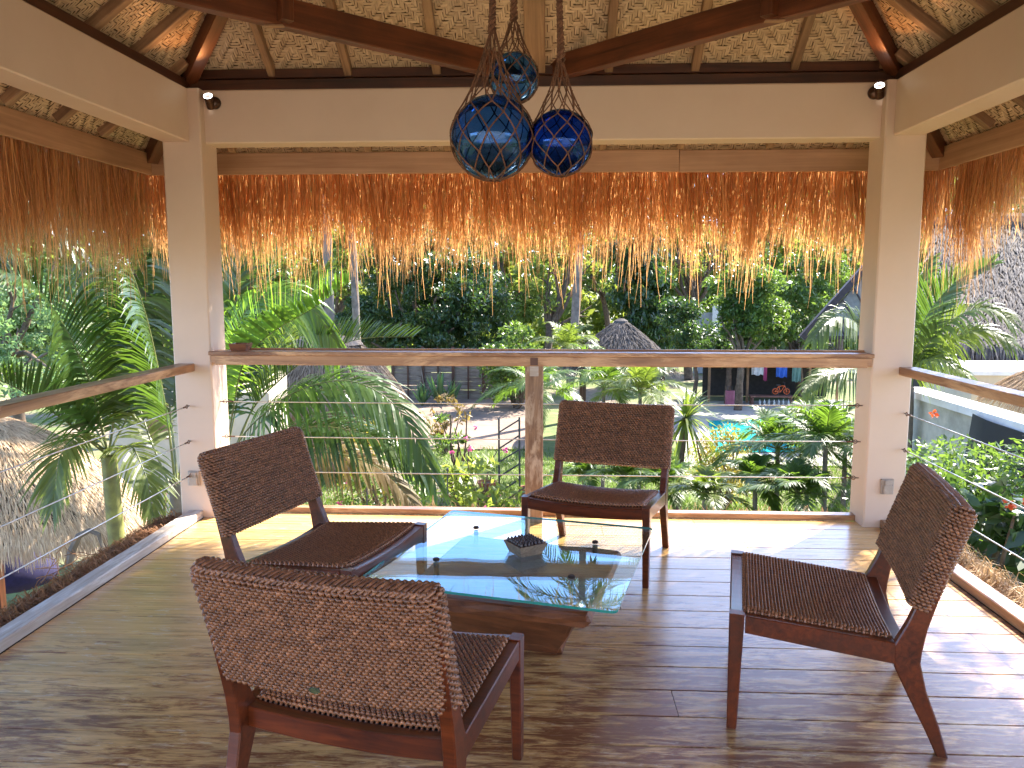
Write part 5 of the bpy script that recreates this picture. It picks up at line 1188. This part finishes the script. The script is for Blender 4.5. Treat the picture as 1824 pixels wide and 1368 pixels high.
# metal stair rail and garden stakes
M['darkmetal'] = plain('dark_grey_metal', (.075, .075, .08), (.045, .045, .05), .45, 20, .05, metal=.4)
Ys = 18.7; sr = thing('stair_rail', 'dark metal stair railing left of the middle post', 'railing', (at(905, 890, Ys)[0], Ys, ZG))
for px, y0 in ((889.5, 745), (926, 743)): a, b = at(px, 898, Ys), at(px-1, y0, Ys); beam('post', a, b, .045, .045, M['darkmetal'], sr, up=(0, 1, 0))
for ya, yb in ((770, 747), (799, 775), (823, 800), (849, 826), (877, 853)): a, b = at(889, ya, Ys), at(926, yb, Ys); beam('bar', a, b, .04, .035, M['darkmetal'], sr)
for px, y0, lab in ((653, 845, 'thin dark stake left of the flowering shrubs'), (797, 838, 'thin dark stake right of the palm frond tips')):
    a, b = at(px, 900, 13.5), at(px, y0, 13.5); t = thing('garden_stake', lab, 'stake', (a[0], 13.5, ZG)); beam('rod', (a[0], 13.5, ZG), b, .022, .022, M['darkmetal'], t, up=(0, 1, 0)); mb = MB(); lathe(mb, [(.02, 0), (.024, .02), (.012, .045), (.002, .05)], 8, b); mb.build('knob', M['darkmetal'], t)
M['terracotta'] = plain('terracotta', (.36, .13, .065), (.22, .08, .045), .8, 12, .15)
M['soil'] = plain('pot_soil', (.05, .035, .025), None, .95)
def pot(px, Y, s, label, cat='pot', m='terracotta'):
    b = at(px, 880, Y); t = thing('flower_pot', label, cat, (b[0], Y, ZG), 'pots on the lawn'); mb = MB(); lathe(mb, [(.14*s, 0.0), (.19*s, .14*s), (.22*s, .24*s), (.25*s, .25*s), (.25*s, .30*s), (.215*s, .30*s), (.20*s, .24*s)], 20, (b[0], Y, ZG+.03), cap=True); mb.build('bowl', M[m], t, smooth=False); mb = MB(); lathe(mb, [(.205*s, .2405*s), (.1*s, .26*s), (.01, .265*s)], 14, (b[0], Y, ZG+.03)); mb.build('soil', M['soil'], t)
pot(868, 19.3, 1.0, 'terracotta pot standing on the lawn by the stair rail'); pot(880, 18.3, .7, 'small reddish pot in front of the terracotta pot'); pot(938, 19.0, .8, 'terracotta pot half hidden by the middle post')

# open shed with bench, bicycle and washing
dk = at(1265, 655, 36)[2]; x0, x1 = at(1262, 690, 36)[0], at(1492, 690, 36)[0]
shed = thing('open_shed', 'dark open shed behind the pool patio', 'shed', ((x0+x1)/2, 36, ZG)); M['darkwall'] = plain('dark_boards_and_shade', (.05, .04, .035), (.03, .025, .02), .9, 5, .3)
mb = MB(); box(mb, x0, x1, 37.4, 37.5, ZG, dk+.3); mb.build('back_wall', M['darkwall'], shed)
mb = MB(); box(mb, x0-.3, x1+.3, 34.9, 37.7, dk+.31, dk+.42); mb.build('roof', M['darkwall'], shed)
for px in (1262, 1330, 1440, 1490): a = at(px, 720, 35.2); beam('post', (a[0], 35.2, ZG), (a[0], 35.2, dk+.305), .10, .10, M['rafter'], shed, up=(0, 1, 0))
M['bench'] = wood('red_brown_bench', (.11, .045, .03), (.26, .12, .08), .6, 1, 14, .2)
b0, b1 = at(1335, 704, 34.6), at(1412, 704, 34.6); bz = b0[2]; bench = thing('bench', 'low red brown bench before the dark shed', 'bench', (b0[0], 34.6, ZG)); beam('seat', (b0[0], 34.6, bz-.03), (b1[0], 34.6, bz-.03), .5, .06, M['bench'], bench)
for x in (b0[0]+.1, b1[0]-.1):
    for y in (34.42, 34.78): beam('leg', (x, y, ZG), (x, y, bz-.061), .07, .07, M['bench'], bench, up=(0, 1, 0))
M['bottle'] = plain('pale_bottle_glass', (.55, .55, .50), (.4, .42, .38), .15, 9, 0); M['bottlecap'] = plain('dark_bottle_cap', (.05, .05, .05), None, .5)
for k in range(7):
    x = b0[0]+.35+.2*k; t = thing('bottle', 'pale bottle standing on the ground under the low bench', 'bottle', (x, 34.3, ZG+.03), 'bottles under the bench'); mb = MB(); lathe(mb, [(.045, 0), (.048, .02), (.048, .17), (.02, .22), (.018, .27)], 10, (x, 34.2+.03*(k % 3), ZG+.035)); mb.build('glass', M['bottle'], t); mb = MB(); lathe(mb, [(.02, .271), (.02, .295)], 8, (x, 34.2+.03*(k % 3), ZG+.035)); mb.build('cap', M['bottlecap'], t)
# child's bicycle on the bench
M['tyre'] = plain('black_tyre', (.025, .025, .025), None, .8); M['orangepaint'] = plain('orange_bicycle_paint', (.75, .12, .02), None, .3, coat=.5); M['blackpaint'] = plain('black_saddle', (.03, .03, .03), None, .5)
wx0, wx1 = at(1381, 697, 34.6)[0], at(1401, 697, 34.6)[0]; bike = thing('bicycle', "small child's bicycle with orange wheels on the bench", 'bicycle', ((wx0+wx1)/2, 34.6, bz)); rw = .155
for x in (wx0, wx1):
    th = np.arange(20)/20*2*math.pi; c = np.array([x, 34.6, bz+rw+.022]); mb = MB(); tubes(mb, np.array([[c+rw*np.array([math.cos(a), 0, math.sin(a)]) for a in th]]), .02, 6, closed=True, ref=(0, 1, 0)); wh = mb.build('wheel', M['tyre'], bike)
    mb = MB(); tubes(mb, np.array([[c+(rw-.035)*np.array([math.cos(a), 0, math.sin(a)]) for a in th]]), .016, 6, closed=True, ref=(0, 1, 0)); [tubes(mb, np.array([c, c+(rw-.035)*np.array([math.cos(a), 0, math.sin(a)])]), .005, 4, ref=(0, 1, 0)) for a in th[::3]]; mb.build('rim', M['orangepaint'], wh)
mb = MB(); pts = {'r': (wx0, .17), 'b': ((wx0+wx1)/2-.02, .15), 's': (wx0+.14, .40), 'h': (wx1-.09, .42), 'f': (wx1, .17)}; V = {k: np.array([x, 34.6, bz+z]) for k, (x, z) in pts.items()}
for a, b in ('rb', 'bs', 'rs', 'bh', 'sh', 'hf'): tubes(mb, np.array([V[a], V[b]]), .016, 6, ref=(0, 1, 0.1))
mb.build('frame', M['orangepaint'], bike); mb = MB(); tubes(mb, np.array([V['h']+np.array([0, 0, 0]), V['h']+np.array([-.03, 0, .12])]), .014, 6, ref=(0, 1, .1)); tubes(mb, np.array([V['h']+np.array([-.03, -.18, .14]), V['h']+np.array([-.03, .18, .14])]), .014, 6, ref=(0, 0, 1)); mb.build('handlebar', M['blackpaint'], bike)
mb = MB(); box(mb, V['s'][0]-.10, V['s'][0]+.08, 34.55, 34.65, bz+.42, bz+.47); mb.build('saddle', M['blackpaint'], bike)
# suitcase
q = at(1300, 712, 34.2); M['pinkcase'] = plain('faded_pink_case', (.42, .12, .17), (.30, .09, .12), .5, 8, .05); case = thing('suitcase', 'faded pink suitcase standing by the shed post', 'suitcase', (q[0], 34.2, ZG)); mb = MB(); prism(mb, rounded(q[0]-.19, q[0]+.19, 34.1, 34.3, .05), ZG+.06, ZG+.68); mb.build('shell', M['pinkcase'], case)
mb = MB(); tubes(mb, np.array([[q[0]-.09, 34.25, ZG+.68], [q[0]-.09, 34.25, ZG+.86], [q[0]+.09, 34.25, ZG+.86], [q[0]+.09, 34.25, ZG+.68]]), .012, 5, ref=(0, 1, 0)); mb.build('handle', M['darkmetal'], case)
# washing line
def washing(px, w, ytop, ybot, c, label):
    a = at(px, ytop, 35); b = at(px, ybot, 35); m = plain('cloth_'+label.split()[0], c, tuple(x*.8 for x in c), .9, 6, .1); t = thing('laundry', label, 'laundry', (a[0], 35, b[2]), 'washing hung in the shed'); mb = MB(); n = 12; k = 35/FPX; xs = np.linspace(-w/2, w/2, n)*k; F = []
    for off in (0, .02): F.append(np.stack([np.stack([a[0]+xs*(1-.12*v), 35+off+.05*np.sin(np.arange(n)*1.3+v*2)*(.4+v), np.full(n, dk+.3+(b[2]-dk-.3)*v)+.03*np.sin(np.arange(n)*.9)*v], -1) for v in np.linspace(0, 1, 6)]))
    for g_ in F: i = np.arange(5)[:, None]*n+np.arange(n-1)[None]; mb.add(g_.reshape(-1, 3), np.stack([i, i+1, i+n+1, i+n], -1).reshape(-1, 4))
    mb.build('cloth', m, t)
washing(1350, 22, 650, 668, (.75, .75, .75), 'white cloth hanging in the shed above the bench'); washing(1364, 6, 650, 678, (.65, .12, .3), 'pink cloth hanging beside the white one'); washing(1393, 20, 650, 672, (.05, .16, .6), 'blue cloth hanging above the bicycle'); washing(1420, 16, 650, 680, (.16, .30, .25), 'grey green cloth hanging right of the blue one')
for k, (px, lab) in enumerate(((1296, 'bent brown tree trunk left of the shed post'), (1314, 'straight brown tree trunk beside the shed post'))):
    a = at(px, 720, 34.8); r = np.random.default_rng(300+k); tree('shed_tree', lab, 'tree', (a[0], 34.8, ZG), [cr_at(px+4, 630, 34.8, 30, 16)], 1600, .2, 'leafdark', .14, seed=300+k, group='trees by the shed', ncl=20, cr=.35, fork=.7, limbs=4)

# grey block wall, slanted dark roof
a, b = at(1238, 557, 47), at(1296, 580, 47); t = thing('block_wall', 'grey block wall with white gate post glimpsed between the trees', 'wall', (a[0], 47, ZG)); mb = MB(); box(mb, a[0], b[0], 47, 47.2, ZG, a[2]); mb.build('wall', M['blockwall'], t); a = at(1270, 545, 46.8); b = at(1284, 580, 46.8); mb = MB(); box(mb, a[0], b[0], 46.8, 46.97, ZG, a[2]); mb.build('gate_post', M['whitepaint'], t)
M['rustroof'] = plain('dark_rusty_metal', (.075, .05, .045), (.04, .03, .028), .6, 8, .2); M['shedlining'] = plain('pale_corrugated_sheet', (.34, .33, .28), (.24, .23, .2), .6, 6, .1)
rf = thing('gable_roof', 'dark slanted roof with pale boarded underside left of the right column', 'roof', at(1490, 590, 28)); Yg = 28
e0, e1 = at(1428, 602, Yg), at(1560, 455, Yg); M4 = None
beam('gable_beam', e0, e1, .22, .20, M['rustroof'], rf, up=(0, -1, 0)); e0b, e1b = e0+np.array([1.2, 4, .0]), e1+np.array([1.2, 4, 0]); 
mb = MB(); dn = np.array([.10, 0, -.14]); mb.add(np.array([e0+dn*.1+(.25, .12, 0), e1+dn*.1+(.25, .12, 0), e1+dn*.1+(3.4, 5, 0), e0+dn*.1+(3.4, 5, 0)]), np.array([[0, 1, 2, 3]])); mb.build('roof_sheet', M['rustroof'], rf)
f0, f1, f2 = at(1436, 604, Yg+.2), at(1565, 462, Yg+.2), at(1565, 604, Yg+.2); mb = MB(); mb.add(np.array([f0, f2, f1]), np.array([[0, 1, 2]])); mb.build('gable_lining', M['shedlining'], rf)
for k in range(6): f = .2+.15*k; a = f0+(f1-f0)*f; b = np.array([a[0]+.55, a[1]-.06, a[2]-.95]); beam('slat', a+np.array([.02, -.06, -.03]), b, .05, .05, M['rustroof'], rf)
a, b = at(1478, 572, Yg+.1), at(1565, 572, Yg+.1); beam('cross_tie', a, b, .08, .12, M['rustroof'], rf); a, b = at(1440, 602, Yg+.1), at(1565, 600, Yg+.1); beam('cross_tie', a, b, .08, .12, M['rustroof'], rf); beam('post', (at(1545, 600, Yg)[0], Yg+.3, ZG), (at(1545, 600, Yg)[0], Yg+.3, e0[2]), .15, .15, M['rustroof'], rf, up=(0, 1, 0))

# big grey thatched house on the right
hs = thing('thatched_house', 'large house with a grey weathered thatch roof at the right edge', 'house', (9, 16, ZG))
ev0, ev1 = at(1612, 612, 15.0), np.array([22.0, 15.0, .30]); rg0, rg1 = at(1668, 398, 21), np.array([26.0, 21, 3.1])
def plane_surf(a, b, c, d, sag=.12):
    def s_(U, V):
        U, V = np.broadcast_arrays(np.asarray(U, float), np.asarray(V, float)); U = U[..., None]; V = V[..., None]; top = a+(b-a)*U; bot = c+(d-c)*U; p = top+(bot-top)*V; p = p.copy(); p[..., 2] += .05*np.sin(U[..., 0]*31)*np.sin(V[..., 0]*9); return p
    return s_
thatch_shell(hs, plane_surf(rg0, rg1, ev0, ev1), 40, 14, 30000, .45, 'greystraw', 204, hang=.45, w=.028, lift=.05)
thatch_shell(hs, plane_surf(rg0+np.array([-.02, 0, 0]), rg0, np.array([at(1640, 600, 27)[0], 27, ev0[2]]), ev0), 20, 14, 12000, .45, 'greystraw', 205, hang=.45, w=.028, lift=.05)
mb = MB(); tubes(mb, np.array([rg0+np.array([-.3, 0, -.05]), rg0+np.array([.4, 0, .04]), rg0+np.array([7, 0, .02]), rg1]), np.array([.12, .22, .22, .22]), 10, ref=(0, 0, 1), cap=True); mb.build('ridge_cap', M['greystraw'], hs)
mb = MB(); box(mb, ev0[0]+4.5, 22, 16.5, 25, ZG, .35); mb.build('wall', M['darkwall'], hs)  # dark wall colour stands in for the shade under the eave
# grey retaining wall, black net, water tank, straw parasol
gw = thing('plaster_wall', 'stained grey plaster wall with a white cap right of the right column', 'wall', (5.4, 9, ZG)); mb = MB(); box(mb, 5.30, 5.52, 5.2, 12.2, ZG, -.16); mb.build('wall', M['greywall'], gw); mb = MB(); box(mb, 5.25, 5.62, 5.15, 12.25, -.159, -.06); mb.build('cap', M['whitepaint'], gw)
def net_material():
    m, nt, p, out = newmat('black_shade_net'); g = N(nt); p.inputs['Base Color'].default_value = (.022, .022, .024, 1); p.inputs['Roughness'].default_value = .7; tr = g.n('ShaderNodeBsdfTransparent'); mx = g.n('ShaderNodeMixShader'); mx.inputs[0].default_value = .93; g.l(tr.outputs[0], mx.inputs[1]); g.l(p.outputs[0], mx.inputs[2]); g.l(mx.outputs[0], out.inputs['Surface']); return m
M['net'] = net_material(); net = thing('shade_net', 'black shade net draped over the grey wall at the right edge', 'net', (5.2, 7, -2)); mb = MB(); U, V = np.meshgrid(np.linspace(0, 1, 40), np.linspace(0, 1, 18)); yy = 10.0-5.0*U; sagz = -.10-.08*np.sin(U*math.pi)*(1-V)-V*2.2; xx = 5.20-.10*np.sin(U*21+V*3)*(.3+V*.7)-.12*V; i = np.arange(17)[:, None]*40+np.arange(39)[None]; mb.add(np.stack([xx, yy, sagz], -1).reshape(-1, 3), np.stack([i, i+1, i+41, i+40], -1).reshape(-1, 4)); mb.build('cloth', M['net'], net, smooth=True)
a, b = at(1733, 668, 12.6), at(1850, 668, 12.6); tk = thing('water_tank', 'beige concrete tank with a white top beyond the grey wall', 'tank', (a[0], 13, ZG)); mb = MB(); box(mb, a[0], b[0]+1, 12.6, 14.2, ZG, a[2]); mb.build('body', M['creamwall'], tk); mb = MB(); box(mb, a[0]-.06, b[0]+1.06, 12.54, 14.26, a[2]+.001, a[2]+.07); mb.build('lid', M['whitepaint'], tk)
q = at(1935, 636, 10.6); pyramid_hut('straw_parasol', 'small golden straw parasol roof at the right edge beyond the rail', (q[0], 10.8, q[2]), .85, .85, .55, 'hutstraw', 206, 5000, .2, .010, posts=False); beam('post', (q[0], 10.8, ZG), (q[0], 10.8, q[2]-.1), .09, .09, M['roofdark'], bpy.data.objects['straw_parasol'], up=(0, 1, 0))

# ---- straw skirts of the lower roof along the floor edges
def skirt(name, label, p0, p1, out, n, seed, m, L=.34, drop=.12, zs=.0, w=.006, flat=0):
    r = np.random.default_rng(seed); p0, p1, out = np.array(p0, float), np.array(p1, float), np.array(out, float); e = p1-p0; u = r.random(n)[:, None]; d0 = r.random(n)[:, None]*L*.7; P = p0+e*u+out*d0; P[:, 2] += zs-d0[:, 0]*drop/L+r.normal(0, .012, n)
    en = unit(e); d = unit(out+en*r.normal(0, .55, (n, 1))+np.array([0, 0, 1])*(r.normal(-.12, .10, (n, 1)) if flat else r.normal(-.1, .18, (n, 1)))); st = np.array([0, .4, .75, 1.0]); ln = L*r.uniform(.3, .8, (n, 1)); Q = P[:, None]+d[:, None]*(ln*st)[..., None]; Q[..., 2] += (r.normal(.02, .02, (n, 1)) if flat else r.normal(.03, .04, (n, 1)))*np.sin(st*math.pi)-.04*st**2
    t = thing(name, label, 'thatch', (p0+p1)/2); mb = MB(); ribbons(mb, Q, w*r.uniform(.5, 1.2, (n, 1))*np.array([1, 1, .8, .3]), unit(np.cross(d, (0, 0, 1))), np.clip(r.normal(.5, .25, n), 0, 1)); mb.build('straw', M[m], t, kind='stuff')
    mb = MB(); a, b = p0+np.array([0, 0, zs-.02]), p1+np.array([0, 0, zs-.02]); mb.add(np.array([a, b, b+out*L*1.1-np.array([0, 0, drop*1.2]), a+out*L*1.1-np.array([0, 0, drop*1.2])]), np.array([[0, 1, 2, 3]])); mb.build('straw_bed', M['thatchback'], t)
skirt('eave_thatch', 'brown coir thatch of the lower roof along the left kerb', (-2.315, 0, 0), (-2.315, 4.86, 0), (-1, 0, 0), 15000, 401, 'coir', .22, .05, .0, .006, flat=1)
skirt('eave_thatch', 'straw ends poking up behind the back kerb', (XL, 5.075, 0), (XR, 5.075, 0), (0, 1, 0), 2600, 402, 'hutstraw', .20, .16, -.035, .004)
skirt('eave_thatch', 'yellow straw thatch of the lower roof along the right kerb', (2.11, 0, 0), (2.11, 4.86, 0), (1, 0, 0), 9000, 403, 'hutstraw', .26, .14, .01, .006)
